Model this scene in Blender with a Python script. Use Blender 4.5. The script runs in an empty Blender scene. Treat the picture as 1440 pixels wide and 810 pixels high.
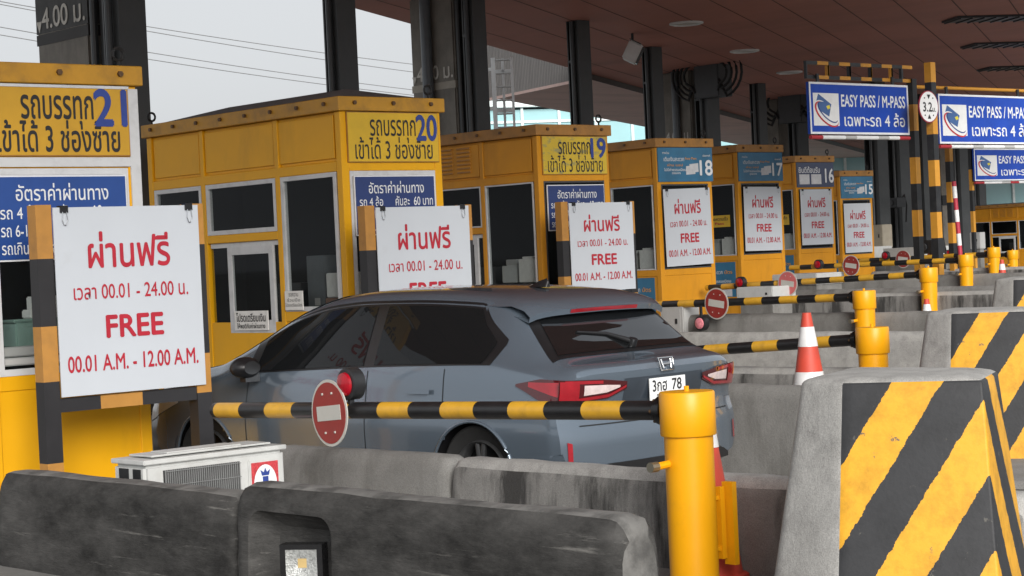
import bpy, bmesh, math, random
import numpy as np
from mathutils import Vector, Matrix
R = math.radians
random.seed(7)
scene = bpy.context.scene
COL = scene.collection

# ------------------------------------------------------------------ camera
PHI, PIT, ROLL, CAMH, FPX = R(42), R(.84), R(2.66), 1.65, 2800.0
fw = Vector((math.sin(PHI)*math.cos(PIT), math.cos(PHI)*math.cos(PIT), -math.sin(PIT)))
r0 = Vector((math.cos(PHI), -math.sin(PHI), 0)); u0 = r0.cross(fw)
rt = r0*math.cos(ROLL) - u0*math.sin(ROLL); up = u0*math.cos(ROLL) + r0*math.sin(ROLL)
CAM = Vector((0, 0, CAMH))
cd = bpy.data.cameras.new('camera'); cam = bpy.data.objects.new('camera', cd); COL.objects.link(cam)
cd.sensor_width = 36; cd.lens = 36*FPX/1440; cd.clip_end = 3000
cam.matrix_world = Matrix(((rt.x, up.x, -fw.x, CAM.x), (rt.y, up.y, -fw.y, CAM.y), (rt.z, up.z, -fw.z, CAM.z), (0, 0, 0, 1)))
scene.camera = cam
def ray(px, py): return fw + rt*((px-720)/FPX) - up*((py-405)/FPX)
def at_d(px, py, d): return CAM + ray(px, py)*d
def at_z(px, py, z): k = ray(px, py); return CAM + k*((z-CAMH)/k.z)
def at_x(px, py, x): k = ray(px, py); return CAM + k*(x/k.x)
def at_y(px, py, y): k = ray(px, py); return CAM + k*(y/k.y)

# ------------------------------------------------------------------ sky, sun, exposure
w = bpy.data.worlds.new("World"); scene.world = w; w.use_nodes = True
nt = w.node_tree; bg = nt.nodes['Background']
sky = nt.nodes.new('ShaderNodeTexSky'); sky.sky_type = 'NISHITA'; sky.sun_disc = False
SUN_EL, SUN_AZ = R(23), R(-152)      # azimuth measured from +Y, negative = towards -X
sky.sun_elevation = SUN_EL; sky.sun_rotation = SUN_AZ; sky.dust_density = 4; sky.air_density = 1.2
hs = nt.nodes.new('ShaderNodeHueSaturation'); hs.inputs['Saturation'].default_value = .2
nt.links.new(sky.outputs[0], hs.inputs['Color'])
cmix = nt.nodes.new('ShaderNodeMix'); cmix.data_type = 'RGBA'                  # thin even cloud sheet over the sky
ctc = nt.nodes.new('ShaderNodeTexCoord'); cno = nt.nodes.new('ShaderNodeTexNoise'); cno.inputs['Scale'].default_value = 2.2; cno.inputs['Detail'].default_value = 6
nt.links.new(ctc.outputs['Generated'], cno.inputs['Vector'])
cmr = nt.nodes.new('ShaderNodeMapRange'); cmr.inputs[3].default_value = .55; cmr.inputs[4].default_value = .95; nt.links.new(cno.outputs['Fac'], cmr.inputs[0])
nt.links.new(cmr.outputs[0], cmix.inputs[0]); nt.links.new(hs.outputs[0], cmix.inputs[6]); cmix.inputs[7].default_value = (4.2, 4.35, 4.55, 1); nt.links.new(cmix.outputs[2], bg.inputs[0])
bg.inputs[1].default_value = .15
sd = bpy.data.lights.new('sun', 'SUN'); sun = bpy.data.objects.new('sun', sd); COL.objects.link(sun)
sd.energy = 3.4; sd.angle = R(30); sd.color = (1, .965, .92)
SV = Vector((math.sin(SUN_AZ)*math.cos(SUN_EL), math.cos(SUN_AZ)*math.cos(SUN_EL), math.sin(SUN_EL)))
sun.rotation_euler = SV.to_track_quat('Z', 'Y').to_euler()
vs = scene.view_settings; vs.view_transform = 'Standard'; vs.look = 'None'; vs.gamma = 1; vs.use_curve_mapping = False
vs.exposure = .2

# ------------------------------------------------------------------ materials
MATS = {}
def mat(name, col, rough=.6, metal=0., var=.12, scale=6., bump=0., bscale=60., stretch=(1, 1, 1), coat=0., dirt=0., dirtcol=(.05, .045, .04), dscale=2.5, dlo=.5, dhi=.75, dstretch=(1, 1, 1), spec=.5, speck=0., sscale=110):
    if name in MATS: return MATS[name]
    m = bpy.data.materials.new(name); m.use_nodes = True; MATS[name] = m
    N = m.node_tree.nodes; L = m.node_tree.links; b = N['Principled BSDF']
    b.inputs['Roughness'].default_value = rough; b.inputs['Metallic'].default_value = metal
    b.inputs['Specular IOR Level'].default_value = spec
    if coat: b.inputs['Coat Weight'].default_value = coat; b.inputs['Coat Roughness'].default_value = .05
    tc = N.new('ShaderNodeTexCoord')
    def noise(sc, st, det=5):
        mp = N.new('ShaderNodeMapping'); mp.inputs['Scale'].default_value = st; L.new(tc.outputs['Object'], mp.inputs[0])
        n = N.new('ShaderNodeTexNoise'); n.inputs['Scale'].default_value = sc; n.inputs['Detail'].default_value = det; n.inputs['Roughness'].default_value = .62
        L.new(mp.outputs[0], n.inputs['Vector']); return n
    n1 = noise(scale, stretch)
    cr = N.new('ShaderNodeValToRGB'); L.new(n1.outputs['Fac'], cr.inputs[0])
    cr.color_ramp.elements[0].position = .3; cr.color_ramp.elements[1].position = .7
    cr.color_ramp.elements[0].color = [max(0, c*(1-var)) for c in col]+[1]; cr.color_ramp.elements[1].color = [min(1, c*(1+var)) for c in col]+[1]
    out = cr.outputs[0]
    if dirt:
        n2 = noise(dscale, dstretch, 8)
        mr = N.new('ShaderNodeMapRange'); L.new(n2.outputs['Fac'], mr.inputs[0]); mr.inputs[1].default_value = dlo; mr.inputs[2].default_value = dhi; mr.inputs[4].default_value = dirt
        mx = N.new('ShaderNodeMix'); mx.data_type = 'RGBA'; L.new(mr.outputs[0], mx.inputs[0]); L.new(out, mx.inputs[6]); mx.inputs[7].default_value = (*dirtcol, 1); out = mx.outputs[2]
    if speck:
        n4 = noise(sscale, (1, 1, 1), 4)
        c4 = N.new('ShaderNodeValToRGB'); L.new(n4.outputs['Fac'], c4.inputs[0]); e4 = c4.color_ramp.elements; e4[0].position = .33; e4[1].position = .62
        e4[0].color = (1-speck, 1-speck, 1-speck, 1); e4[1].color = (1+speck*.35,)*3+(1,)
        m4 = N.new('ShaderNodeMix'); m4.data_type = 'RGBA'; m4.blend_type = 'MULTIPLY'; m4.inputs[0].default_value = 1; L.new(out, m4.inputs[6]); L.new(c4.outputs[0], m4.inputs[7]); out = m4.outputs[2]
    L.new(out, b.inputs['Base Color'])
    if bump:
        n3 = noise(bscale, (1, 1, 1)); bp = N.new('ShaderNodeBump'); bp.inputs['Strength'].default_value = bump; bp.inputs['Distance'].default_value = .01
        L.new(n3.outputs['Fac'], bp.inputs['Height']); L.new(bp.outputs[0], b.inputs['Normal'])
    if not metal:
        rr = N.new('ShaderNodeMapRange'); L.new(n1.outputs['Fac'], rr.inputs[0]); rr.inputs[3].default_value = max(0, rough-.1); rr.inputs[4].default_value = min(1, rough+.1); L.new(rr.outputs[0], b.inputs['Roughness'])
    return m

yel = mat('booth_yellow', (.80, .40, .006), .42, spec=.3, var=.05, scale=1.3, dirt=.35, dirtcol=(.30, .15, .02), dscale=2.2, dlo=.52, dhi=.8, dstretch=(1, 1, .35), bump=.03, bscale=12)
orn = mat('booth_orange', (.68, .295, .014), .5, spec=.3, var=.08, scale=1.3, dirt=.45, dirtcol=(.25, .11, .02), dscale=2.2, dlo=.5, dhi=.8, dstretch=(1, 1, .35), bump=.03, bscale=12)
capy = mat('roof_edge_yellow', (.52, .26, .02), .5, var=.1, dirt=.6, dirtcol=(.16, .09, .03), dscale=4)
capo = mat('roof_edge_orange', (.40, .19, .04), .55, var=.12, dirt=.6, dirtcol=(.14, .08, .03), dscale=4)
bolly = mat('bollard_yellow', (.80, .36, .005), .38, spec=.35, var=.05, scale=2, bump=.06, bscale=25, dirt=.35, dirtcol=(.42, .2, .02), dscale=5, dlo=.56, dhi=.75)
alu = mat('white_aluminium', (.62, .63, .64), .4, var=.06, scale=5, dirt=.35, dirtcol=(.25, .24, .23), dscale=6)
boltm = mat('rusty_bolt', (.14, .08, .04), .6, .4, var=.3, scale=30)
inner = mat('interior_shade', (.010, .0105, .011), .7, var=.2, scale=2)
steelc = mat('dark_steel_paint', (.052, .056, .058), .42, var=.25, scale=1.5, dirt=.5, dirtcol=(.06, .055, .05), dscale=2, dstretch=(1, 1, .2), bump=.05)
conc = mat('concrete', (.23, .226, .215), speck=.3, sscale=190, rough=.85, var=.22, scale=2.2, bump=.35, bscale=45, dirt=.8, dirtcol=(.10, .095, .085), dscale=3.2, dlo=.48, dhi=.72, dstretch=(1, 1, .22))
concw = mat('concrete_stained', (.235, .23, .22), speck=.3, sscale=190, rough=.85, var=.22, scale=2.5, bump=.35, bscale=50, dirt=.92, dirtcol=(.028, .027, .026), dscale=5.5, dlo=.45, dhi=.60, dstretch=(1, .9, .16))
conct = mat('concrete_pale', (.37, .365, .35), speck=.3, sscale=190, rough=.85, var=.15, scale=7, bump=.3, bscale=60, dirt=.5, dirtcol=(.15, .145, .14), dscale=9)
asph = mat('asphalt', (.17, .168, .16), .9, var=.2, scale=3, bump=.4, bscale=120)
isl = mat('island_concrete', (.24, .235, .225), speck=.3, sscale=190, rough=.9, var=.2, scale=2, bump=.3, bscale=40)
pierm = mat('pier_concrete', (.225, .21, .185), speck=.3, sscale=190, rough=.85, var=.2, scale=2.5, bump=.25, bscale=30, dirt=.6, dirtcol=(.12, .11, .10), dscale=3, dstretch=(1, 1, .25))
pierd = mat('pier_dark_paint', (.055, .055, .054), .7, var=.35, scale=5, dirt=.5, dirtcol=(.13, .13, .125), dscale=4, dstretch=(1, 1, .3))
soff = mat('soffit_brown', (.48, .20, .155), .7, var=.10, scale=.25, bump=.05, bscale=4, dirt=.3, dirtcol=(.11, .06, .05), dscale=.4, dstretch=(1, .3, 1))
soff_lit = mat('soffit_daylit', (.72, .49, .44), .75, var=.08, scale=.3, dirt=.35, dirtcol=(.28, .17, .15), dscale=.8, dstretch=(.25, 1.4, 1))  # soffit colour lightened to carry the daylight on the far ceiling
clad = mat('grey_cladding', (.13, .123, .12), .65, var=.12, scale=1, stretch=(8, 8, .2))
tealg = mat('teal_glass', (.30, .52, .55), .12, var=.12, scale=.12)
mull = mat('pale_mullion', (.74, .82, .82), .5)
whitep = mat('white_paint', (.78, .79, .79), .5, var=.04, dirt=.2, dirtcol=(.5, .49, .46), dscale=5)
board = mat('notice_board_white', (.555, .59, .635), .45, var=.03, scale=1.2, dirt=.3, dirtcol=(.45, .46, .47), dscale=5, dlo=.62, dhi=.8, bump=.02, bscale=3)
redt = mat('red_lettering', (.44, .016, .034), .5, var=.12, scale=9)
blackt = mat('black_lettering', (.018, .018, .02), .5, var=.2)
bluet = mat('blue_lettering', (.028, .058, .27), .5, var=.15)
whitet = mat('white_lettering', (.76, .78, .80), .5, var=.05)
creamt = mat('faded_paint_lettering', (.55, .53, .48), .7, var=.3, scale=9)
signy = mat('sign_yellow', (.70, .44, .020), .4, var=.07, scale=3, dirt=.3, dirtcol=(.45, .28, .02), dscale=5)
signy21 = mat('sign_yellow_shaded', (.60, .33, .022), .45, var=.08, scale=3, dirt=.35, dirtcol=(.38, .2, .02), dscale=4)  # sign yellow with the canopy's shade painted into the colour
signyw = mat('sign_yellow_worn', (.66, .46, .03), .4, var=.08, scale=3, dirt=.9, dirtcol=(.33, .30, .12), dscale=6, dlo=.54, dhi=.64, dstretch=(1, 1, 2))
signb = mat('sign_navy', (.022, .045, .17), .35, var=.1, scale=3)
signbl = mat('sign_blue', (.016, .065, .40), .5, var=.12, scale=1.6, dirt=.22, dirtcol=(.10, .18, .5), dscale=3, dlo=.56, dhi=.8, spec=.25)
rateb = mat('rate_sign_blue', (.020, .070, .28), .35, var=.1, scale=3)
adteal = mat('advert_teal', (.030, .16, .29), .35, var=.25, scale=1.6)
adnavy = mat('advert_navy', (.045, .06, .12), .35, var=.12)
orgt = mat('orange_lettering', (.75, .33, .03), .5)
cardm = mat('card_silver', (.60, .61, .63), .35, var=.12, scale=14)
blk = mat('black_paint', (.017, .018, .02), .42, var=.25, scale=6, dirt=.35, dirtcol=(.06, .058, .055), dscale=8)
blkg = mat('black_gloss', (.012, .012, .013), .25, var=.2)
armb = mat('arm_black', (.014, .014, .015), .33, var=.25, scale=9)
army = mat('arm_yellow', (.66, .36, .03), .35, var=.1, scale=6, dirt=.5, dirtcol=(.3, .17, .04), dscale=9)
olivey = mat('post_orange', (.46, .22, .045), .55, var=.12, scale=5, dirt=.4, dirtcol=(.2, .1, .04), dscale=6)
postbrown = mat('post_black', (.020, .019, .021), .5, var=.2, scale=4)
rub = mat('rubber', (.012, .012, .012), .8, var=.2)
redp = mat('disc_red', (.27, .026, .02), .5, var=.12, scale=8, dirt=.35, dirtcol=(.2, .05, .05), dscale=14)
redf = mat('disc_red_faded', (.55, .13, .13), .5, var=.1)
discw = mat('disc_bar_white', (.50, .49, .45), .5, var=.05)
redl = mat('red_lens', (.33, .005, .014), .18, var=.25, scale=25)
pinkl = mat('pink_lens', (.72, .24, .28), .3, var=.2, scale=30)
conered = mat('cone_red', (.56, .062, .035), .55, var=.1, scale=5, dirt=.5, dirtcol=(.28, .06, .05), dscale=6)
conew = mat('cone_reflective', (.72, .72, .72), .35, var=.08, scale=10, dirt=.35, dirtcol=(.3, .3, .3), dscale=9)
acw = mat('ac_casing', (.54, .55, .54), .45, var=.06, scale=5, dirt=.4, dirtcol=(.35, .34, .32), dscale=7)
acg = mat('ac_grille', (.20, .205, .205), .5)
cab = mat('cable_black', (.012, .012, .012), .6)
wire = mat('power_wire', (.22, .22, .225), .6)
pipegr = mat('drain_pipe_grey', (.11, .125, .14), .4, var=.1)
paper = mat('paper_white', (.82, .81, .78), .8, var=.08, scale=15)
greent = mat('pale_green_plastic', (.27, .40, .35), .5)
brownb = mat('brown_card', (.24, .13, .09), .7)
darkgear = mat('dark_device', (.05, .052, .056), .5)
greyc = mat('grey_cabinet', (.45, .45, .44), .5, var=.08, dirt=.4, dirtcol=(.25, .24, .22), dscale=6)
carp = mat('car_paint', (.135, .172, .215), .24, .5, var=.02, scale=300, coat=1.)
cark = mat('car_black_trim', (.010, .010, .011), .35, var=.1)
rimm = mat('car_rim_shaded', (.09, .092, .095), .35, .6)  # base darkened to hold the deep shade inside the wheel arches
chrom = mat('chrome', (.75, .76, .77), .12, 1., var=.02)
tailr = mat('tail_red', (.30, .008, .016), .12, var=.15, scale=12, coat=1.)
taild = mat('tail_dark', (.06, .004, .006), .12, coat=1.)
tailc = mat('tail_clear', (.60, .50, .49), .18, var=.2, scale=20, coat=1.)
headm = mat('headlamp_clear', (.55, .57, .59), .1, var=.15, scale=12, coat=1.)
lensg = mat('flood_reflector', (.42, .43, .42), .3, .5, var=.4, scale=60, bump=.4, bscale=120)
ledm = mat('led_chip', (.50, .36, .15), .5)

def glass(name, tint, alpha, rough=.03, ior=1.5):
    m = bpy.data.materials.new(name); m.use_nodes = True; N = m.node_tree.nodes; L = m.node_tree.links; N.remove(N['Principled BSDF'])
    t = N.new('ShaderNodeBsdfTransparent'); t.inputs[0].default_value = (*tint, 1)
    g = N.new('ShaderNodeBsdfGlossy'); g.inputs['Roughness'].default_value = rough; g.inputs[0].default_value = (.9, .92, .95, 1)
    fr = N.new('ShaderNodeFresnel'); fr.inputs[0].default_value = ior
    ge = N.new('ShaderNodeNewGeometry'); mu = N.new('ShaderNodeMath'); mu.operation = 'SUBTRACT'; mu.use_clamp = True; L.new(fr.outputs[0], mu.inputs[0]); L.new(ge.outputs['Backfacing'], mu.inputs[1])
    d = N.new('ShaderNodeBsdfDiffuse'); d.inputs[0].default_value = (.012, .013, .014, 1)
    m1 = N.new('ShaderNodeMixShader'); m1.inputs[0].default_value = alpha; L.new(t.outputs[0], m1.inputs[1]); L.new(d.outputs[0], m1.inputs[2])
    m2 = N.new('ShaderNodeMixShader'); L.new(mu.outputs[0], m2.inputs[0]); L.new(m1.outputs[0], m2.inputs[1]); L.new(g.outputs[0], m2.inputs[2])
    L.new(m2.outputs[0], N['Material Output'].inputs[0]); return m
glb = glass('booth_glass', (.86, .88, .88), .04, .03, 1.22)
glc = glass('car_side_glass', (.10, .11, .12), .75, .02, 1.3)
glr = glass('car_rear_glass', (.10, .11, .12), .6, .02, 2.0)

# chevron paint on the crash blocks: stripes that climb towards the nose edge
def chevron():
    m = bpy.data.materials.new('chevron_paint'); m.use_nodes = True; N = m.node_tree.nodes; L = m.node_tree.links; b = N['Principled BSDF']
    tc = N.new('ShaderNodeTexCoord'); sp = N.new('ShaderNodeSeparateXYZ'); L.new(tc.outputs['Object'], sp.inputs[0])
    def mth(op, a, c=None):
        n = N.new('ShaderNodeMath'); n.operation = op
        for i, v in enumerate((a, c)):
            if v is None: continue
            if isinstance(v, (int, float)): n.inputs[i].default_value = v
            else: L.new(v, n.inputs[i])
        return n.outputs[0]
    nz = N.new('ShaderNodeTexNoise'); nz.inputs['Scale'].default_value = 26; nz.inputs['Detail'].default_value = 9; nz.inputs['Roughness'].default_value = .7; L.new(tc.outputs['Object'], nz.inputs['Vector'])
    d = mth('SQRT', mth('ADD', mth('POWER', mth('ABSOLUTE', mth('ADD', sp.outputs[0], mth('MULTIPLY', mth('SUBTRACT', 1.1, sp.outputs[2]), .0909))), 2), mth('POWER', mth('ABSOLUTE', mth('ADD', sp.outputs[1], mth('MULTIPLY', mth('SUBTRACT', 1.1, sp.outputs[2]), .1091))), 2)))
    s = mth('ADD', mth('ADD', mth('MULTIPLY', d, CHEV_K), sp.outputs[2]), mth('MULTIPLY', mth('SUBTRACT', nz.outputs[0], .5), .055))
    fr = mth('FRACT', mth('ADD', mth('DIVIDE', s, CHEV_P), CHEV_O)); st = mth('GREATER_THAN', fr, .5)
    n2 = N.new('ShaderNodeTexNoise'); n2.inputs['Scale'].default_value = 7; n2.inputs['Detail'].default_value = 9; n2.inputs['Roughness'].default_value = .7; L.new(tc.outputs['Object'], n2.inputs['Vector'])
    mx = N.new('ShaderNodeMix'); mx.data_type = 'RGBA'; L.new(st, mx.inputs[0]); mx.inputs[6].default_value = (.028, .029, .032, 1); mx.inputs[7].default_value = (.74, .37, .022, 1)
    mv = N.new('ShaderNodeMix'); mv.data_type = 'RGBA'; mv.blend_type = 'MULTIPLY'; mv.inputs[0].default_value = .6; L.new(mx.outputs[2], mv.inputs[6])
    cr = N.new('ShaderNodeValToRGB'); L.new(n2.outputs[0], cr.inputs[0]); cr.color_ramp.elements[0].position = .34; cr.color_ramp.elements[0].color = (.48, .48, .49, 1); cr.color_ramp.elements[1].position = .55; cr.color_ramp.elements[1].color = (1, 1, 1, 1)
    L.new(cr.outputs[0], mv.inputs[7])
    n4 = N.new('ShaderNodeTexNoise'); n4.inputs['Scale'].default_value = 11; n4.inputs['Detail'].default_value = 9; n4.inputs['Roughness'].default_value = .75; L.new(tc.outputs['Object'], n4.inputs['Vector'])
    chip = N.new('ShaderNodeMapRange'); L.new(n4.outputs[0], chip.inputs[0]); chip.inputs[1].default_value = .635; chip.inputs[2].default_value = .66
    mc = N.new('ShaderNodeMix'); mc.data_type = 'RGBA'; L.new(chip.outputs[0], mc.inputs[0]); L.new(mv.outputs[2], mc.inputs[6]); mc.inputs[7].default_value = (.10, .095, .085, 1)
    L.new(mc.outputs[2], b.inputs['Base Color']); b.inputs['Roughness'].default_value = .6
    n3 = N.new('ShaderNodeTexNoise'); n3.inputs['Scale'].default_value = 60; n3.inputs['Detail'].default_value = 9; L.new(tc.outputs['Object'], n3.inputs['Vector'])
    bp = N.new('ShaderNodeBump'); bp.inputs['Strength'].default_value = .18; bp.inputs['Distance'].default_value = .005; L.new(n3.outputs[0], bp.inputs['Height']); L.new(bp.outputs[0], b.inputs['Normal'])
    return m
CHEV_K, CHEV_P, CHEV_O = 1.44, .59, .288
chev = chevron()

# tyre-scuffed dark concrete of the kerb-side barrier: long pale scrapes on near-black dirt
def scuffed():
    m = bpy.data.materials.new('scuffed_concrete'); m.use_nodes = True; N = m.node_tree.nodes; L = m.node_tree.links; b = N['Principled BSDF']
    tc = N.new('ShaderNodeTexCoord')
    def nz(st, sc, det=8, ro=.65):
        mp = N.new('ShaderNodeMapping'); mp.inputs['Scale'].default_value = st; L.new(tc.outputs['Object'], mp.inputs[0])
        n = N.new('ShaderNodeTexNoise'); n.inputs['Scale'].default_value = sc; n.inputs['Detail'].default_value = det; n.inputs['Roughness'].default_value = ro; L.new(mp.outputs[0], n.inputs['Vector']); return n.outputs[0]
    def ramp(src, p0, p1, c0, c1):
        cr = N.new('ShaderNodeValToRGB'); L.new(src, cr.inputs[0]); e = cr.color_ramp.elements; e[0].position = p0; e[1].position = p1; e[0].color = (*c0, 1); e[1].color = (*c1, 1); return cr.outputs[0]
    base = ramp(nz((1, .6, 1.3), 2.6, 10, .72), .36, .66, (.014, .0137, .0132), (.078, .076, .073))
    scr = ramp(nz((1, .22, 4), 5, 10, .75), .60, .70, (0, 0, 0), (1, 1, 1))
    mx = N.new('ShaderNodeMix'); mx.data_type = 'RGBA'; L.new(scr, mx.inputs[0]); L.new(base, mx.inputs[6]); mx.inputs[7].default_value = (.17, .165, .155, 1)
    L.new(mx.outputs[2], b.inputs['Base Color']); b.inputs['Roughness'].default_value = .85; b.inputs['Specular IOR Level'].default_value = .3
    bp = N.new('ShaderNodeBump'); bp.inputs['Strength'].default_value = .6; bp.inputs['Distance'].default_value = .02
    L.new(nz((1, .5, 2), 14), bp.inputs['Height']); L.new(bp.outputs[0], b.inputs['Normal']); return m
scuff = scuffed()

# ------------------------------------------------------------------ mesh builder
class MB:
    def __init__(s): s.v = []; s.f = []; s.mi = []; s.sm = []; s.mats = []; s.xf = Matrix.Identity(4)
    def m(s, mt):
        if mt not in s.mats: s.mats.append(mt)
        return s.mats.index(mt)
    def add(s, vs, fs, mt, smooth=False):
        o = len(s.v); s.v += [tuple(s.xf @ Vector(p)) for p in vs]
        i = s.m(mt)
        for f in fs: s.f.append([o+k for k in f]); s.mi.append(i); s.sm.append(smooth)
    def box(s, x0, x1, y0, y1, z0, z1, mt):
        s.add([(x0, y0, z0), (x1, y0, z0), (x1, y1, z0), (x0, y1, z0), (x0, y0, z1), (x1, y0, z1), (x1, y1, z1), (x0, y1, z1)],
              [(0, 3, 2, 1), (4, 5, 6, 7), (0, 1, 5, 4), (1, 2, 6, 5), (2, 3, 7, 6), (3, 0, 4, 7)], mt)
    def loft(s, rings, mt, cap=True, smooth=True, closed=True):
        n = len(rings[0]); vs = [p for r in rings for p in r]; fs = []
        for a in range(len(rings)-1):
            for k in range(n if closed else n-1):
                k2 = (k+1) % n; fs.append((a*n+k, a*n+k2, (a+1)*n+k2, (a+1)*n+k))
        s.add(vs, fs, mt, smooth)
        if cap:
            s.add(rings[0], [tuple(range(n))[::-1]], mt); s.add(rings[-1], [tuple(range(n))], mt)
    def tube(s, pts, r, mt, n=12, cap=True):
        pts = [Vector(p) for p in pts]; rad = r if isinstance(r, (list, tuple)) else [r]*len(pts); rings = []
        for i, p in enumerate(pts):
            a = pts[max(i-1, 0)]; b = pts[min(i+1, len(pts)-1)]
            if (b-a).length < 1e-9: a = pts[max(i-2, 0)]; b = pts[min(i+2, len(pts)-1)]
            t = (b-a).normalized(); ref = Vector((0, 0, 1)) if abs(t.z) < .9 else Vector((0, 1, 0))
            e1 = t.cross(ref).normalized(); e2 = e1.cross(t)
            rings.append([tuple(p + (e1*math.cos(2*math.pi*k/n) + e2*math.sin(2*math.pi*k/n))*rad[i]) for k in range(n)])
        s.loft(rings, mt, cap)
    def lathe(s, prof, c, mt, n=24, cap=True):
        s.loft([[(c[0]+r*math.cos(2*math.pi*k/n), c[1]+r*math.sin(2*math.pi*k/n), c[2]+z) for k in range(n)] for r, z in prof], mt, cap)
    def prism(s, poly, y0, y1, mt):      # polygon in x-z, pushed from y0 to y1
        n = len(poly); vs = [(x, y0, z) for x, z in poly] + [(x, y1, z) for x, z in poly]
        s.add(vs, [tuple(range(n)), tuple(range(2*n-1, n-1, -1))] + [(k, n+k, n+(k+1) % n, (k+1) % n) for k in range(n)], mt)
    def text(s, body, x0, x1, z0, z1, y, mt, bold=.0, rot=None):
        c = bpy.data.curves.new('t', 'FONT'); c.body = body; c.resolution_u = 4
        o = bpy.data.objects.new('t', c); COL.objects.link(o)
        me = o.evaluated_get(bpy.context.evaluated_depsgraph_get()).to_mesh()
        vv = [v.co.copy() for v in me.vertices]; ff = [tuple(p.vertices) for p in me.polygons]
        o.evaluated_get(bpy.context.evaluated_depsgraph_get()).to_mesh_clear(); bpy.data.objects.remove(o); bpy.data.curves.remove(c)
        if not vv: return
        ax = min(v.x for v in vv); bx = max(v.x for v in vv); ay = min(v.y for v in vv); by = max(v.y for v in vv)
        kx = (x1-x0)/(bx-ax); kz = (z1-z0)/(by-ay); q = bold*.75
        for i, (ox, oz) in enumerate(((0, 0), (q, 0), (-q, 0), (0, q), (0, -q)) if bold else ((0, 0),)):
            s.add([(x0+(v.x-ax+ox)*kx, y-.0004*i, z0+(v.y-ay+oz)*kz) for v in vv], ff, mt)
    def build(s, name, parent=None, bevel=0., loc=None, seg=2, sharp=35):
        me = bpy.data.meshes.new(name); me.from_pydata(s.v, [], s.f)
        for mt in s.mats: me.materials.append(mt)
        for p, i, sm in zip(me.polygons, s.mi, s.sm): p.material_index = i; p.use_smooth = sm
        me.update()
        bm = bmesh.new(); bm.from_mesh(me)
        if bevel:
            bmesh.ops.remove_doubles(bm, verts=bm.verts, dist=1e-5)
            es = [e for e in bm.edges if len(e.link_faces) == 2 and e.calc_face_angle(0) > .6]
            bmesh.ops.bevel(bm, geom=es, offset=bevel, segments=seg, affect='EDGES', clamp_overlap=True)
            if seg > 1:
                for f in bm.faces: f.smooth = True
        bmesh.ops.recalc_face_normals(bm, faces=bm.faces)
        bm.to_mesh(me); bm.free()
        me.set_sharp_from_angle(angle=R(sharp))
        o = bpy.data.objects.new(name, me); COL.objects.link(o)
        if parent: o.parent = parent
        if loc is not None: o.location = loc
        return o
def tag(o, label, cat, group=None):
    o['label'] = label; o['category'] = cat
    if group: o['group'] = group
    return o
def thing(name, label, cat, loc=(0, 0, 0), rz=0., group=None):
    o = bpy.data.objects.new(name, None); COL.objects.link(o); o.location = loc; o.rotation_euler = (0, 0, rz); o.empty_display_size = .2
    return tag(o, label, cat, group)
def struct(o): o['kind'] = 'structure'; return o
def copy_tree(o, parent=None):
    c = o.copy(); COL.objects.link(c)
    if parent: c.parent = parent
    for ch in [k for k in bpy.data.objects if k.parent == o]: copy_tree(ch, c)
    return c

# ------------------------------------------------------------------ layout
# X across the lanes (right), Y along the travel direction, Z up. Booths stand in an oblique row.
BX = {n: 12.32 + 5.4*(20-n) for n in range(8, 22)}       # booth centre line
BY = {n: 15.35 + 3.07*(20-n) for n in range(8, 22)}      # booth front
BX[21] = 6.93; BY[21] = 12.3
for n in (19, 18, 17, 16, 15): BY[n] = {19: 18.42, 18: 21.5, 17: 24.6, 16: 27.7, 15: 30.8}[n]; BX[n] = {19: 17.75, 18: 23.13, 17: 28.53, 16: 33.92, 15: 39.3}[n]
EL = {21: 0, 20: 0, 19: .05, 18: .1, 17: .25, 16: .3, 15: .1}
def el(x):
    xs = [-2000, 12, 17.7, 23.1, 28.5, 33.9, 39.3, 46, 3000]; return float(np.interp(x, xs, [0, 0, .05, .1, .25, .3, .1, 0, 0]))
IH = .05      # island surface
BIH = .15     # booth floor, on a plinth
# ground
g = MB(); xs = [-1500, -60, 0, 12, 14.8, 17.7, 20.4, 23.1, 25.8, 28.5, 31.2, 33.9, 36.6, 39.3, 46, 90, 2000]
for a, b in zip(xs[:-1], xs[1:]): g.add([(a, -1500, el(a)), (b, -1500, el(b)), (b, 2000, el(b)), (a, 2000, el(a))], [(0, 1, 2, 3)], asph)
struct(g.build('road'))
# islands
for n in range(10, 22):
    i = MB(); x0 = BX[n]-1.42; x1 = BX[n]+.62; e = el(BX[n]); y0 = BY[n]-8.6; y1 = BY[n]+18
    if n == 21: x0, x1 = 5.5, 7.62
    i.add([(x0+.3, y0, 0), (x1-.3, y0, 0), (x1, y0+1.2, 0), (x1, y1, 0), (x0, y1, 0), (x0, y0+1.2, 0)] + [(x0+.32, y0+.02, IH), (x1-.32, y0+.02, IH), (x1-.02, y0+1.2, IH), (x1-.02, y1-.02, IH), (x0+.02, y1-.02, IH), (x0+.02, y0+1.2, IH)],
          [(6, 7, 8, 9, 10, 11)] + [(k, (k+1) % 6, 6+(k+1) % 6, 6+k) for k in range(6)], isl)
    struct(i.build('island', loc=(0, 0, e)))

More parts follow.
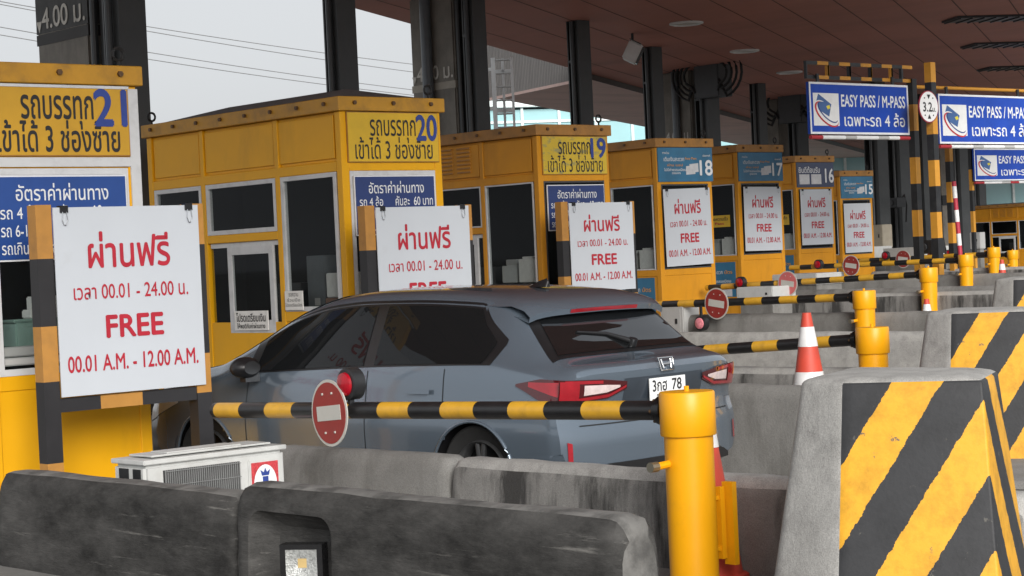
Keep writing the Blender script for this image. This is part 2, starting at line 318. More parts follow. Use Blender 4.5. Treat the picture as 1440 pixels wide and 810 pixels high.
# ------------------------------------------------------------------ canopy over the plaza
ZC = 6.45
def line_y(x, p, q): return p[1] + (x-p[0])*(q[1]-p[1])/(q[0]-p[0])
FE = (at_z(500, 12, ZC), at_z(900, 123, ZC))                     # downstream edge of the ceiling
NE = lambda x: 11.2 - 2.6 + (x-12.95)*.5686
def quad_slab(pts, z0, z1, mbot, mside, mb):
    n = len(pts); vs = [(x, y, z0) for x, y in pts] + [(x, y, z1) for x, y in pts]
    mb.add(vs, [tuple(range(n))[::-1]], mbot); mb.add(vs, [tuple(range(n, 2*n))] + [(k, (k+1) % n, n+(k+1) % n, n+k) for k in range(n)], mside)
can = thing('toll_canopy', 'broad flat canopy with a dark red brown ceiling over the toll lanes', 'canopy', (30, 26, 0))
XL, XR = 1.0, 150.0
c = MB(); c.xf = Matrix.Translation((-30, -26, 0))
pts = [(XL, NE(XL)), (XR, NE(XR)), (XR, line_y(XR, *FE)), (XL, line_y(XL, *FE))]
quad_slab(pts, ZC, ZC+.5, soff, clad, c); c.build('ceiling', can)
c = MB(); c.xf = Matrix.Translation((-30, -26, 0))
for k in range(12):                                               # downstand trims between soffit panels
    t = .06 + k*.08; xa = XL; xb = XR
    ya = NE(xa)+(line_y(xa, *FE)-NE(xa))*t; yb = NE(xb)+(line_y(xb, *FE)-NE(xb))*t
    c.add([(xa, ya, ZC-.004), (xb, yb, ZC-.004), (xb, yb+.03, ZC-.004), (xa, ya+.03, ZC-.004)], [(0, 1, 2, 3)], mat('seam_dark', (.10, .052, .042), .8))
c.build('ceiling_seam', can)
# second canopy further downstream, daylight painted into its lighter ceiling colour
Z2 = 6.3
K = at_z(690, 137, Z2); K2 = at_z(833, 107, Z2); F2 = at_z(900, 177, Z2)
dirL = (K2-K); x2 = lambda y: K.x + (y-K.y)*dirL.x/dirL.y
sl = (F2.y-K.y)/(F2.x-K.x)
far = thing('far_canopy', 'far canopy with a daylit pink ceiling and grey ribbed side cladding', 'canopy', (60, 55, 0))
c = MB(); c.xf = Matrix.Translation((-60, -55, 0))
yk = lambda x: line_y(x, *FE)+.02
xa = x2(37.2)
pts = [(xa, yk(xa)), (150, yk(150)+.3), (150, K.y+(150-K.x)*sl), (K.x, K.y)]
quad_slab(pts, Z2, Z2+.4, soff_lit, clad, c); c.build('ceiling', far)
c = MB(); c.xf = Matrix.Translation((-60, -55, 0))
n = 60; p0 = Vector((xa, yk(xa), 0)); p1 = Vector((K.x, K.y, 0)); d = (p1-p0)/n; nrm = Vector((-d.y, d.x, 0)).normalized()*.06
if nrm.x > 0: nrm = -nrm
pl_ = []
for k in range(n):
    a = p0+d*k; pl_ += [a, a+d*.3, a+d*.42+nrm, a+d*.88+nrm]
pl_ += [p1, p1-nrm*2, p0-nrm*2]
c.loft([[(v.x, v.y, z) for v in pl_] for z in (Z2-.02, 10.5)], clad, True, False)
c.build('side_cladding', far)
c = MB(); c.xf = Matrix.Translation((-60, -55, 0))
q = nrm*1.4
vs = [Vector((v.x, v.y, z)) for z in (Z2-.10, Z2-.021) for v in (p0+q, p1+q, p1, p0)]
c.add(vs, [(0, 1, 2, 3), (4, 5, 6, 7), (0, 1, 5, 4), (1, 2, 6, 5), (2, 3, 7, 6), (3, 0, 4, 7)], mat('pink_trim', (.42, .30, .27), .7))
c.build('edge_trim', far)

# glass building beyond
gb = thing('glass_building', 'pale teal glass office building seen beyond the canopy edge', 'building', tuple(at_d(845, 340, 105).xy)+(0,), R(-28))
c = MB(); c.box(-8, 44, 0, 14, 0, 9.4, tealg); c.build('glazed_wall', gb)
c = MB()
for k in range(27): c.box(-8+k*2-.07, -8+k*2+.07, -.12, -.002, 0, 9.5, mull)
for z in (1.2, 3.2, 5.0, 6.9, 8.7): c.box(-8, 44, -.10, -.004, z, z+.12, mull)
c.build('mullions', gb)
c = MB(); c.box(-8.3, 44.3, -.4, 14.3, 9.51, 9.9, mull); c.build('roof', gb, .03)

# power lines in the open sky
for k, (ya, yb, lab) in enumerate(((2, 81, 'topmost of the four thin power lines crossing the pale sky'), (6, 91, 'second power line from the top, just under the topmost one'),
                                   (38, 117, 'upper line of the lower pair of power lines in the sky'), (49, 125, 'lowest of the four power lines crossing the sky'))):
    a = at_d(0, ya, 110); b = at_d(505, yb, 140); dv = b-a; p = []
    for t in range(-12, 31):
        s = t/10; p.append(a + dv*s + Vector((0, 0, .55*((s-.5)**2-.25))))
    m = MB(); m.tube(p, .026, wire, 6); tag(m.build('power_line'), lab, 'power line', 'power lines in the sky')

# ------------------------------------------------------------------ piers and columns
def steel_column(x, y, label, wd=.42, top=ZC-.002, group='steel columns under the canopy'):
    z0 = el(x)+IH
    t = thing('steel_column', label, 'column', (x, y, z0), 0, group); h = top-z0; a = wd/2; c = MB()
    c.box(-a, a, -a, -a+.03, 0.025, h, steelc); c.box(-a, a, a-.03, a, 0.025, h, steelc); c.box(-.02, .02, -a+.03, a-.03, .025, h, steelc)
    c.box(-a, -a+.025, -a+.0301, -a+.14, .025, h, steelc); c.build('shaft', t)
    c = MB(); c.tube([(-a-.05, -a*.2, .2), (-a-.05, -a*.2, h-.02)], .045, mat('conduit_dark', (.05, .055, .06), .4), 10); c.build('conduit', t)
    c = MB(); c.box(-a-.1, a+.1, -a-.1, a+.1, 0, .025, steelc)
    for sx in (-1, 1):
        for sy in (-1, 1): c.tube([(sx*(a+.05), sy*(a+.05), .025), (sx*(a+.05), sy*(a+.05), .07)], .018, boltm, 6)
    c.build('base_plate', t)
    c = MB(); c.box(-a-.003, a+.003, -a-.003, a+.003, h-.85, h-.80, steelc); c.build('collar', t)
    return t
def pier(x, y0, y1, label, mark=True, pipe=.35, band=steelc, zmark=4.72, group='concrete piers under the canopy'):
    z0 = el(x)+IH; t = thing('concrete_pier', label, 'pier', (x, (y0+y1)/2, z0), 0, group); h = ZC-.002-z0; L = (y1-y0)/2
    c = MB(); zb = 4.18-z0
    c.box(0, .75, -L, L, 0, h, pierm); c.build('shaft', t, .03)
    c = MB(); c.xf = Matrix.Rotation(R(-90), 4, 'Z')
    if mark:
        zz = zmark-z0
        c.xf = Matrix(((0, 1, 0, 0), (-1, 0, 0, 0), (0, 0, 1, 0), (0, 0, 0, 1)))     # lettering plane faces -X: local x runs towards -Y
        c.text('4.00 ม.', -L+.16, L-.05, zz, zz+.25, -.012, creamt, .02)
        c.add([(-L+.02, -.012, zz+.10), (-L+.15, -.012, zz+.10), (-L+.085, -.012, zz-.04)], [(0, 1, 2)], creamt)
        c.build('height_marking', t)
        c = MB(); c.box(-.006, .4, -L-.003, L+.003, zz-.19, zz-.06, band); c.build('painted_band', t)
    if pipe is not None:
        c = MB(); yy = L-pipe*(2*L); c.tube([(-.11, yy, .05), (-.11, yy, h-.01)], .10, pipegr, 16); c.lathe([(.115, 0), (.115, .12)], (-.11, yy, 3.3), pipegr, 16); c.build('drain_pipe', t)
    return t
p = pier(12.2, 20.83, 22.06, 'grey concrete pier lettered 4.00 with a dark band, above booth 21', True, None, mat('band_dark', (.045, .043, .042), .7))
c = MB(); c.box(-.004, .5, -.618, .618, 4.67-IH, 6.28, pierd); c.build('dark_upper_coat', p)
steel_column(12.45, 20.68, 'wide dark steel column right behind the lettered pier of booth 21', .48)
steel_column(12.20, 20.02, 'dark slotted steel column just right of booth 21 sign', .36)
pier(23.1, 26.9, 28.11, 'brown grey concrete pier with half worn height mark, behind booth 19', True, .48, mat('band_pale', (.36, .33, .28), .7), 4.93)
steel_column(23.35, 26.85, 'black steel column touching the pier with worn lettering', .30)
steel_column(23.25, 26.5, 'dark steel column with box head, left of the white ladder', .30)
for n, yy, lab in ((19, 23.2, 'dark steel column against the sky behind booth 20'), (17, 29.3, 'lone dark steel column above booth 19 sign'), (16, 32.4, 'dark steel column under the hanging floodlight'), (14, 38.5, 'dark steel column behind booth 17 sign')):
    steel_column(BX[n], yy, lab, .34)
pier(39.2, 36.1, 37.2, 'stained concrete pier with a pale lower part behind booth 18', True, .6, mat('band_pale', (.36, .33, .28), .7), 4.6)
steel_column(39.35, 35.65, 'dark steel column carrying the larger cable box above booth 18', .46)
pier(50.0, 42.2, 43.4, 'far brown concrete pier behind the left blue sign', False, .2)
steel_column(50.1, 41.5, 'far dark steel column carrying the smaller cable box beside the left blue sign', .46)
for k, (px, d, lab) in enumerate(((1237, 60, 'dark round steel column right of booth 15'), (1259, 78, 'far dark column between booth 15 and the striped poles'), (1352, 72, 'far dark column right of the red and white pole'), (1300, 66, 'far dark column between the two tall striped poles'), (1378, 88, 'far dark column above the rightmost orange booth'), (1268, 64, 'dark column half behind the left striped pole'))):
    q = at_d(px, 330, d); steel_column(q.x, q.y, lab, .5)
for k, (px, d, lab) in enumerate(((1272, 84, 'pale far pier seen behind the striped poles'), (1326, 80, 'grey far pier between the striped poles'))):
    q = at_d(px, 330, d); pier(q.x, q.y, q.y+1.2, lab, False, None)

# cable boxes with looping cables at the column heads
def cable_box(px, py, x, label, s=1.):
    q = at_x(px, py, x); t = thing('cable_box', label, 'cable box', (x, q.y, q.z), 0, 'cable boxes at the column heads')
    c = MB(); c.box(-.25*s, .3*s, -.42*s, .42*s, -.45*s, .45*s, darkgear); c.build('housing', t, .02)
    for sd in (-1, 1):
        c = MB()
        for k in range(4):
            r = (.32+.14*k)*s; y = sd*.40*s
            c.tube([(-.26*s+.02*k, y, -.3*s+.1*k*s)] + [(-.28*s+.02*k, y+sd*r*math.sin(a)*1.1, .15*s-r*math.cos(a)*.9) for a in np.linspace(.35, 2.9, 10)], .035*s, cab, 8)
        c.build('cable_loop', t)
    return t
cable_box(1002, 113, 38.9, 'dark cable box with thick looping cables above booth 18', 1.)
cable_box(1118, 150, 49.7, 'dark cable box with looping cables beside the left blue sign', 1.15)
# ceiling fittings
for px, py, lab in ((965, 32, 'round recessed ceiling light nearest the top of the photo'), (1047, 71, 'round recessed ceiling light between the floodlight and the left blue sign'), (1110, 101, 'farthest round ceiling light, just left of the left blue sign')):
    q = at_z(px, py, ZC-.002); t = thing('ceiling_light', lab, 'ceiling light', tuple(q), 0, 'recessed ceiling lights')
    c = MB(); c.lathe([(.36, 0), (.36, -.03), (.30, -.045), (.29, -.01)], (0, 0, 0), whitep, 28, False); c.build('rim', t)
    c = MB(); c.lathe([(.285, -.012), (.26, -.02)], (0, 0, 0), mat('lamp_diffuser', (.6, .58, .55), .3), 28); c.build('diffuser', t)
for px, py, lab in ((1408, 24, 'largest dark slot in the ceiling at the upper right'), (1424, 61, 'middle dark slot in the ceiling at the right edge'), (1438, 94, 'smallest dark ceiling slot at the right edge')):
    q = at_z(px, py, ZC); c = MB(); c.box(-1.2, 1.2, -.45, .45, -.05, -.003, blk)
    for k in range(9): c.box(-1.15+k*.27, -1.12+k*.27, -.44, .44, -.075, -.05, blk)
    o = c.build('ceiling_vent', loc=tuple(q)); o.rotation_euler[2] = R(-32); tag(o, lab, 'vent', 'dark slots in the ceiling')
q = at_z(889, 47, ZC); t = thing('floodlight', 'white box floodlight hanging from the brown ceiling', 'floodlight', tuple(q))
c = MB(); c.tube([(0, 0, 0), (0, 0, -.22)], .03, blk, 8); c.build('bracket', t)
c = MB(); c.xf = Matrix.Translation((0, 0, -.42)) @ Matrix.Rotation(R(40), 4, 'Z') @ Matrix.Rotation(R(28), 4, 'X'); c.box(-.25, .25, -.16, .16, -.22, .22, whitep); c.build('housing', t, .03)
c = MB(); c.xf = Matrix.Translation((0, 0, -.42)) @ Matrix.Rotation(R(40), 4, 'Z') @ Matrix.Rotation(R(28), 4, 'X'); c.box(-.22, .22, -.175, -.161, -.19, .19, mat('lamp_glass_dark', (.12, .12, .12), .15)); c.box(-.27, .27, -.10, .17, .222, .24, darkgear); c.build('lens', t)

# white roof ladder
q = at_d(709, 300, 46); t = thing('roof_ladder', 'white caged ladder standing between the dark columns and the ribbed cladding', 'ladder', (q.x, q.y, 0), -PHI)
c = MB()
for x, y in ((-.33, 0), (-.10, 0), (.12, .30), (.33, 0)): c.box(x-(.05 if x == -.10 else .03), x+(.05 if x == -.10 else .03), y-.03, y+.03, 0, 6.3, whitep)
c.build('rail', t)
c = MB()
for k in range(20): c.tube([(-.10, 0, .35+k*.31), (.33, 0, .35+k*.31)], .02, greyc, 8)
for k in range(7): c.box(-.33, -.10, -.025, .025, .6+k*.9, .68+k*.9, whitep); c.box(-.1, .33, .27, .33, .55+k*.9, .65+k*.9, whitep)
c.build('rungs', t)

# ------------------------------------------------------------------ booths
def ad_panel(mb, x0, x1, z0, z1, y, num=None, navy=False):
    W = x1-x0; Hh = z1-z0; X = lambda a: x0+a*W; Z = lambda b: z1-b*Hh
    if navy:
        mb.text('ยินดีต้อนรับ', X(.05), X(.62), Z(.42), Z(.16), y, whitet, .015)
        for a in (.06, .38): mb.box(X(a), X(a+.27), y-.002, y, Z(.88), Z(.48), cardm)
    else:
        mb.text('เติมเงินสะดวก', X(.10), X(.47), Z(.40), Z(.28), y, whitet, .01); mb.text('Easy Pass', X(.49), X(.70), Z(.37), Z(.29), y, orgt, .01)
        mb.text('ผ่าน แอป', X(.16), X(.44), Z(.55), Z(.47), y, orgt, .01)
        mb.text('ไม่มีค่าธรรมเนียม', X(.10), X(.50), Z(.69), Z(.60), y, whitet, .01); mb.text('ทุกธนาคาร', X(.24), X(.40), Z(.80), Z(.73), y, whitet, .01)
        for a, b, ww in ((.50, .80, .17), (.565, .74, .165)): mb.add([(X(a), y-a*.004, Z(b)), (X(a+ww), y-a*.004, Z(b-.02)), (X(a+ww), y-a*.004, Z(b-.28)), (X(a), y-a*.004, Z(b-.25))], [(0, 1, 2, 3)], cardm)
        mb.lathe([(.001, 0), (.02, 0)], (0, 0, 0), whitet, 8) if False else None
        mb.text('ทางด่วน', X(.08), X(.20), Z(.19), Z(.11), y, whitet, .01)
    if num:
        mb.text(num, X(.755), X(.985), Z(.82), Z(.38) if not navy else Z(.26), y-.006, whitet, .03)
        if not navy: mb.text('ช่องทางที่', X(.82), X(.96), Z(.27), Z(.20), y, whitet, .01)
def booth(n, label, body, cap, kind, x=None, y=None, z=None, h=3.12, detail=True):
    x = BX[n] if x is None else x; y = BY[n] if y is None else y; z = el(x)+BIH if z is None else z
    t = thing('toll_booth', label, 'toll booth', (x, y, z), 0, 'toll booths in the oblique row')
    a, L = .63, 3.5; hip = .15 if n == 20 else .05
    o = h-3.14                                                   # heights below are for a 3.14 m booth
    ZW, ZS, ZM = 2.42+o, 1.07 if n != 21 else .86, 1.80+o
    zs = ZS if kind != 'ad' else 1.12
    # frame: posts and rails
    c = MB()
    for px, py in ((-a, 0), (a-.09, 0), (-a, L-.09), (a-.09, L-.09)): c.box(px, px+.09, py, py+.09, 0, h-.14, body)
    for py in (1.05, 2.40): c.box(-a+.002, -a+.08, py, py+.075, .0, h-.14, body)
    c.box(-a+.003, -a+.08, .0901, L-.0901, ZW+.001, ZW+.10, body); c.box(-a+.0901, a-.0901, .003, .08, ZW+.001, ZW+.09, body)
    c.box(-a+.003, -a+.08, 1.1251, 2.3999, ZM, ZM+.085, body)
    c.box(-a+.003, -a+.08, .0901, 1.0499, zs-.1, zs, body); c.box(-a+.003, -a+.08, 2.4751, L-.0901, zs-.1, zs, body); c.box(-a+.0901, a-.0901, .003, .08, zs-.1, zs, body)
    c.box(a-.06, a-.003, .0901, L-.0901, zs-.1, zs, body); c.box(a-.06, a-.003, .0901, L-.0901, ZW, ZW+.1, body)
    c.build('frame', t, .006, seg=1)
    c = MB(); c.box(-a-.03, a+.03, -.03, L+.03, -.14, -.001, isl); c.build('plinth', t)
    # base panels
    c = MB(); c.box(-a+.012, -a+.05, .0902, L-.0902, .02, zs-.101, body); c.box(-a+.0902, a-.0902, .012, .05, .02, zs-.101, body); c.box(a-.05, a-.012, .0902, L-.0902, .02, zs-.101, body); c.box(-a+.0902, a-.0902, L-.05, L-.012, .02, h-.2, body)
    c.box(-a+.016, -a+.06, 1.126, 2.399, .85, zs+.0, body) if False else None
    c.build('base_panel', t)
    # fascia with inset panels
    c = MB(); c.box(-a+.03, a-.03, .03, L-.03, ZW+.101, h-.141, body); zz0, zz1 = ZW+.13, h-.17
    for q0, q1 in ((.13, 1.05), (1.14, 2.38), (2.50, L-.12)):
        if kind == 'louvre' and q0 > 1.1 and q0 < 2:
            c.box(-a+.008, -a+.0299, q0, q1, zz0, zz1, body)
            for gg in range(3):
                for k in range(7): c.box(-a-.010, -a+.0079, q0+.15+gg*.36, q0+.42+gg*.36, zz0+.06+k*.052, zz0+.085+k*.052, capo)
        else: c.box(-a+.014, -a+.0299, q0, q1, zz0, zz1, body)
    c.build('fascia', t, .004, seg=1)
    # roof cap
    c = MB(); c.box(-a-.04, a+.04, -.04, L+.04, h-.139, h, cap)
    c.add([(-a+.05, .06, h), (a-.05, .06, h), (a-.05, L-.06, h), (-a+.05, L-.06, h), (0, .7, h+hip), (0, L-.7, h+hip)], [(0, 1, 4), (1, 2, 5, 4), (2, 3, 5), (3, 0, 4, 5)], mat('roof_grey', (.12, .12, .12), .7))
    r = c.build('roof', t, .006, seg=1)
    c = MB()
    for k in range(8): c.tube([(-a-.041, .18+k*.45, h-.06), (-a-.065, .18+k*.45, h-.06)], .021, boltm, 6)
    for k in range(3): c.tube([(-a+.15+k*.48, -.041, h-.06), (-a+.15+k*.48, -.065, h-.06)], .021, boltm, 6)
    c.build('bolts', r)
    for ex, ey in ((a-.10, .05), (-a+.05, L-.05)):
        c = MB(); c.tube([(ex, ey, h), (ex, ey, h+.05)], .012, cab, 6); c.tube([(ex+.045*math.cos(q), ey, h+.09+.045*math.sin(q)) for q in np.linspace(0, 2*math.pi, 17)], .013, cab, 6); c.build('lifting_eye', r)
    # windows on the lane side: white frame + pane
    def win(y0, y1, z0, z1, fr=.05, xx=-a+.004):
        c = MB(); d = .05
        c.box(xx, xx+d, y0, y0+fr, z0, z1, alu); c.box(xx, xx+d, y1-fr, y1, z0, z1, alu); c.box(xx, xx+d, y0+fr+.0005, y1-fr-.0005, z1-fr, z1, alu); c.box(xx, xx+d, y0+fr+.0005, y1-fr-.0005, z0, z0+fr, alu)
        f = c.build('window', t)
        c = MB(); c.box(xx+.02, xx+.028, y0+fr, y1-fr, z0+fr, z1-fr, glb); c.build('pane', f)
    wf = .045 if kind in ('yellow',) else .018
    win(.12, 1.04, zs+.002, ZW, wf); win(1.13, 2.39, ZM+.087, ZW, wf); win(2.48, L-.10, zs+.002, ZW, wf)
    # sliding service window
    c = MB(); z0, z1 = .86, ZM-.001
    c.box(-a+.03, -a+.06, 1.126, 1.15, z0, z1, alu); c.box(-a+.03, -a+.06, 1.15, 2.38, z1-.05, z1, alu); c.box(-a+.02, -a+.065, 1.126, 2.399, z0-.03, z0, alu)
    c.box(-a+.01, -a+.045, 1.24, 1.31, z0, z1-.05, alu); c.box(-a+.01, -a+.045, 1.98, 2.05, z0, z1-.05, alu); c.box(-a+.01, -a+.045, 1.3101, 1.9799, z1-.13, z1-.05, alu); c.box(-a+.01, -a+.045, 1.3101, 1.9799, z0, z0+.13, alu)
    f = c.build('service_window', t)
    c = MB(); c.box(-a+.025, -a+.033, 1.3101, 1.9799, z0+.13, z1-.13, glb); c.box(-a+.036, -a+.042, 2.05, 2.38, z0, z1-.05, glb); c.box(-a+.036, -a+.042, 1.15, 1.24, z0, z1-.05, glb); c.build('pane', f)
    # near-black sheets imitating the shade inside: far wall, back, floor, ceiling
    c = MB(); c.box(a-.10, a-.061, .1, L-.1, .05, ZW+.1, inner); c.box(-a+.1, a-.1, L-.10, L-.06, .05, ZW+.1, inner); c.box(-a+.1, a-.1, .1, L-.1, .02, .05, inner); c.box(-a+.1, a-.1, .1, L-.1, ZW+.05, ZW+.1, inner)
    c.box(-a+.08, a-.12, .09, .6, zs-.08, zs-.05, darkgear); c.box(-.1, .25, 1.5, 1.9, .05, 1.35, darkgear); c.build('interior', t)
    # front: window, rate sign or bare
    c = MB(); y0 = .004; fr = .045 if kind == 'yellow' else .02; fm = alu if kind == 'yellow' else mat('dark_window_frame', (.06, .062, .065), .4)
    c.box(-a+.092, -a+.092+fr, y0, y0+.05, zs+.002, ZW, fm); c.box(a-.092-fr, a-.092, y0, y0+.05, zs+.002, ZW, fm); c.box(-a+.0925+fr, a-.0925-fr, y0, y0+.05, ZW-fr, ZW, fm); c.box(-a+.0925+fr, a-.0925-fr, y0, y0+.05, zs+.002, zs+.002+fr, fm)
    f = c.build('window', t); c = MB(); c.box(-a+.092+fr, a-.092-fr, y0+.02, y0+.028, zs+fr, ZW-fr, glb); c.build('pane', f)
    if n == 21:
        c = MB(); c.box(a-.075, a+.006, -.012, -.0005, zs, h-.16, alu); c.box(-a, a-.0755, -.012, -.0005, ZW+.01, ZW+.075, alu); c.box(-a, a-.0755, -.028, -.0005, h-.165, h-.145, alu); c.build('white_trim', t)
    # number sign
    sx0, sx1 = -a+.075, a-(.055 if n != 21 else .085); sz0, sz1 = ZW+.09, h-.155
    if kind == 'ad': sx0, sx1, sz0, sz1 = -a+.02, a+.01, ZW+.04, h-.145
    pm = signy21 if n == 21 else {'yellow': signy, 'louvre': signyw, 'ad': adteal, 'adnavy': adnavy}.get(kind if n != 16 else 'adnavy', signy)
    c = MB(); c.box(sx0, sx1, -.022, .002, sz0, sz1, pm)
    if kind in ('yellow', 'louvre'):
        fr = .008; c.box(sx0-fr, sx1+fr, -.018, .0021, sz0-fr, sz1+fr, capo)
    s_ = c.build('number_sign', t)
    c = MB(); W = sx1-sx0; Hh = sz1-sz0; X = lambda q: sx0+q*W; Z = lambda q: sz1-q*Hh
    if kind == 'ad': ad_panel(c, sx0, sx1, sz0, sz1, -.0245, str(n), n == 16)
    elif detail:
        c.text(str(n), X(.755), X(.985), Z(.56), Z(.04), -.0255, bluet, .035)
        c.text('รถบรรทุก', X(.24), X(.745), Z(.62), Z(.14), -.0245, blackt, .008 if n != 21 else .02); c.text('เข้าได้ 3 ช่องซ้าย', X(.07), X(.93), Z(.95), Z(.50), -.0235, blackt, .008 if n != 21 else .02)
    if detail: c.build('lettering', s_)
    # rate sign
    if kind in ('yellow', 'louvre') and detail:
        rx0, rx1 = (-a+.13, a-.14) if n != 21 else (-a+.10, a-.14); rz1 = ZW-.06; rz0 = ZW-.62
        c = MB(); c.box(rx0, rx1, -.03, -.012, rz0, rz1, signb if n != 21 else rateb)
        c.box(rx0-.012, rx1+.012, -.024, -.0115, rz0-.012, rz1+.012, whitet)
        s_ = c.build('rate_sign', t); c = MB(); W = rx1-rx0; Hh = rz1-rz0; X = lambda q: rx0+q*W; Z = lambda q: rz1-q*Hh
        c.text('อัตราค่าผ่านทาง', X(.16), X(.86), Z(.29), Z(.08), -.0325, whitet, .012)
        for k, (l, m_) in enumerate((('รถ 4 ล้อ', 'คันละ  60 บาท'), ('รถ 6-10 ล้อ', 'คันละ 100 บาท'), ('รถเกิน 10 ล้อ', 'คันละ 140 บาท'))):
            zt = .34+k*.215; c.text(l, X(.04), X(.33+.06*k), Z(zt+.17), Z(zt), -.0325, whitet, .01); c.text(m_, X(.49), X(.97), Z(zt+.17), Z(zt), -.0325, whitet, .01)
        c.build('lettering', s_)
    if kind == 'ad':                                             # payment poster low on the lane side
        c = MB(); c.box(-a+.006, -a+.0118, .16, .98, .35, zs-.12, adteal); s_ = c.build('poster', t)
        c = MB(); c.xf = Matrix(((0, 1, 0, 0), (-1, 0, 0, .98), (0, 0, 1, 0), (0, 0, 0, 1)))
        c.text('เติมเงินสะดวก', .03, .5, zs-.34, zs-.27, -a+.004, whitet, .01); c.text('บัตร', .55, .74, zs-.34, zs-.27, -a+.004, orgt, .01); c.text('ไม่มีค่าธรรมเนียม', .05, .7, zs-.5, zs-.44, -a+.004, whitet, .01)
        for k in (.12, .46): c.box(k, k+.26, -a+.003, -a+.005, zs-.76, zs-.57, cardm)
        c.build('lettering', s_)
    return t
booth(21, 'yellow toll booth numbered 21 with a big blue rate sign, at the left edge', yel, capy, 'yellow', h=2.99)
booth(20, 'bright yellow toll booth numbered 20 behind the car', yel, capy, 'yellow', h=3.14)
booth(19, 'orange louvred toll booth with peeling yellow sign 19', orn, capo, 'louvre', h=3.13)
booth(18, 'orange toll booth with teal advert sign 18', orn, capo, 'ad', h=3.17)
booth(17, 'orange toll booth with teal advert sign 17', orn, capo, 'ad', h=3.17)
booth(16, 'orange toll booth with navy sign 16', orn, capo, 'ad', h=3.13)
booth(15, 'smallest orange toll booth of the row, with sign 15', orn, capo, 'ad', h=3.18)
q = at_d(1452, 285, 84); booth(8, 'far orange toll booth at the right edge under the small blue sign', orn, capo, 'louvre', x=q.x+.63, y=q.y-.3, z=0., h=q.z, detail=False)
q = at_d(1266, 300, 74); booth(9, 'far orange booth half hidden between booth 15 and the striped poles', orn, capo, 'louvre', x=q.x+.4, y=q.y, z=0., h=2.75, detail=False)

# things kept inside the booth windows
def inside(n, lx, ly, lz, mb, name, label, cat):
    o = mb.build(name, loc=(BX[n]+lx, BY[n]+ly, el(BX[n])+BIH+lz), bevel=.008); tag(o, label, cat); return o
c = MB(); c.box(-.1, .1, -.16, .16, 0, .24, paper); c.box(-.08, .06, -.16, -.02, .24, .36, acw); inside(20, -.40, .36, 1.20, c, 'receipt_printer', 'white receipt printer in the front corner of booth 20', 'printer')
c = MB(); c.box(-.12, .12, -.16, .16, 0, .14, brownb); inside(20, -.40, .36, 1.055, c, 'cardboard_box', 'brown box under the printer in booth 20', 'box')
c = MB(); c.box(-.1, .1, -.14, .14, 0, .62, mat('grey_device', (.13, .14, .15), .5)); c.box(-.108, -.1005, -.08, .02, .12, .2, greyc); inside(20, -.38, .72, 1.0, c, 'ticket_machine', 'dark grey ticket machine inside booth 20', 'machine')
t = MB(); t.box(-.005, .005, -.30, .0, 0, .19, paper); t.xf = Matrix(((0, 1, 0, 0), (-1, 0, 0, 0), (0, 0, 1, 0), (0, 0, 0, 1)))
for k, b_ in enumerate(('ขอความ', 'ร่วมมือ', 'โปรดเตรียมบัตร')): t.text(b_, .07-.03*k, .23+.03*k, .135-.05*k, .17-.05*k, -.007, blackt)
o = t.build('paper_notice', loc=(BX[20]-.645, BY[20]+1.02, BIH+1.09)); tag(o, 'small white framed notice low in the front side window of booth 20', 'notice')
t = MB(); t.box(-.005, .005, -.60, .0, 0, .20, paper); t.xf = Matrix(((0, 1, 0, 0), (-1, 0, 0, 0), (0, 0, 1, 0), (0, 0, 0, 1)))
t.text('โปรดเตรียมเงิน', .04, .56, .09, .18, -.007, blackt, .02); t.text('ให้พอดีกับค่าผ่านทาง', .05, .55, .02, .075, -.007, blackt, .01)
o = t.build('paper_notice', loc=(BX[20]-.632, BY[20]+1.95, BIH+.89)); tag(o, 'wide white paper notice on the sliding service window of booth 20', 'notice')
c = MB(); c.box(-.28, .1, -.09, .1, 0, .17, greent); c.box(-.3, .12, -.1, .11, .17, .19, greent); inside(21, -.05, .22, 1.05, c, 'storage_tray', 'pale green tray in the front window of booth 21', 'tray')
c = MB(); c.box(-.16, .08, -.08, .08, 0, .15, paper); c.box(-.2, -.17, -.05, .08, 0, .06, paper); inside(21, .02, .24, 1.242, c, 'paper_box', 'white paper box stacked on the green tray in booth 21', 'box')
c = MB(); c.box(-.47, .50, -.03, -.005, -.10, -.045, greyc); c.box(-.47, .50, -.02, .02, -.04, .03, greyc); inside(21, -.02, .05, 1.03, c, 'counter_ledge', 'grey metal ledge under the front window of booth 21', 'ledge')
for n, lab1, lab2 in ((19, 'white lace-wrapped box in the side window of booth 19', 'white till printer beside the lace-wrapped box in booth 19'), (18, 'white paper stack in the side window of booth 18', 'pale printer behind the paper stack in booth 18'), (17, 'white square box in the side window of booth 17', 'small pale device left of the square box in booth 17'), (16, 'white box in the narrow side window of booth 16', 'lower white box in the side window of booth 16')):
    c = MB(); c.box(-.1, .1, -.17, .15, 0, .30, paper); c.box(-.08, .08, -.1, .1, .30, .33, paper); inside(n, -.44, .40, 1.14, c, 'window_box', lab1, 'box')
    c = MB(); c.box(-.1, .1, -.14, .14, 0, .22, acw); c.box(-.06, .04, -.1, .1, .22, .30, greyc); inside(n, -.40, .78, 1.14, c, 'till_printer', lab2, 'printer')
for n, lab in ((17, 'wide yellow sticker seen in the gap between the notices of booths 18 and 17'), (16, 'short yellow sticker half hidden behind the notice of booth 17')):
    c = MB(); c.box(-.003, .003, -.75, 0, 0, .22, signy); c.xf = Matrix(((0, 1, 0, 0), (-1, 0, 0, 0), (0, 0, 1, 0), (0, 0, 0, 1))); c.text('โปรดชะลอความเร็ว', .05, .70, .12, .19, -.005, blackt, .02); c.text('Easy Pass', .1, .6, .03, .09, -.005, redt, .02)
    o = c.build('window_sticker', loc=(BX[n]-.612, BY[n]+1.0, el(BX[n])+BIH+1.66)); tag(o, lab, 'sticker')

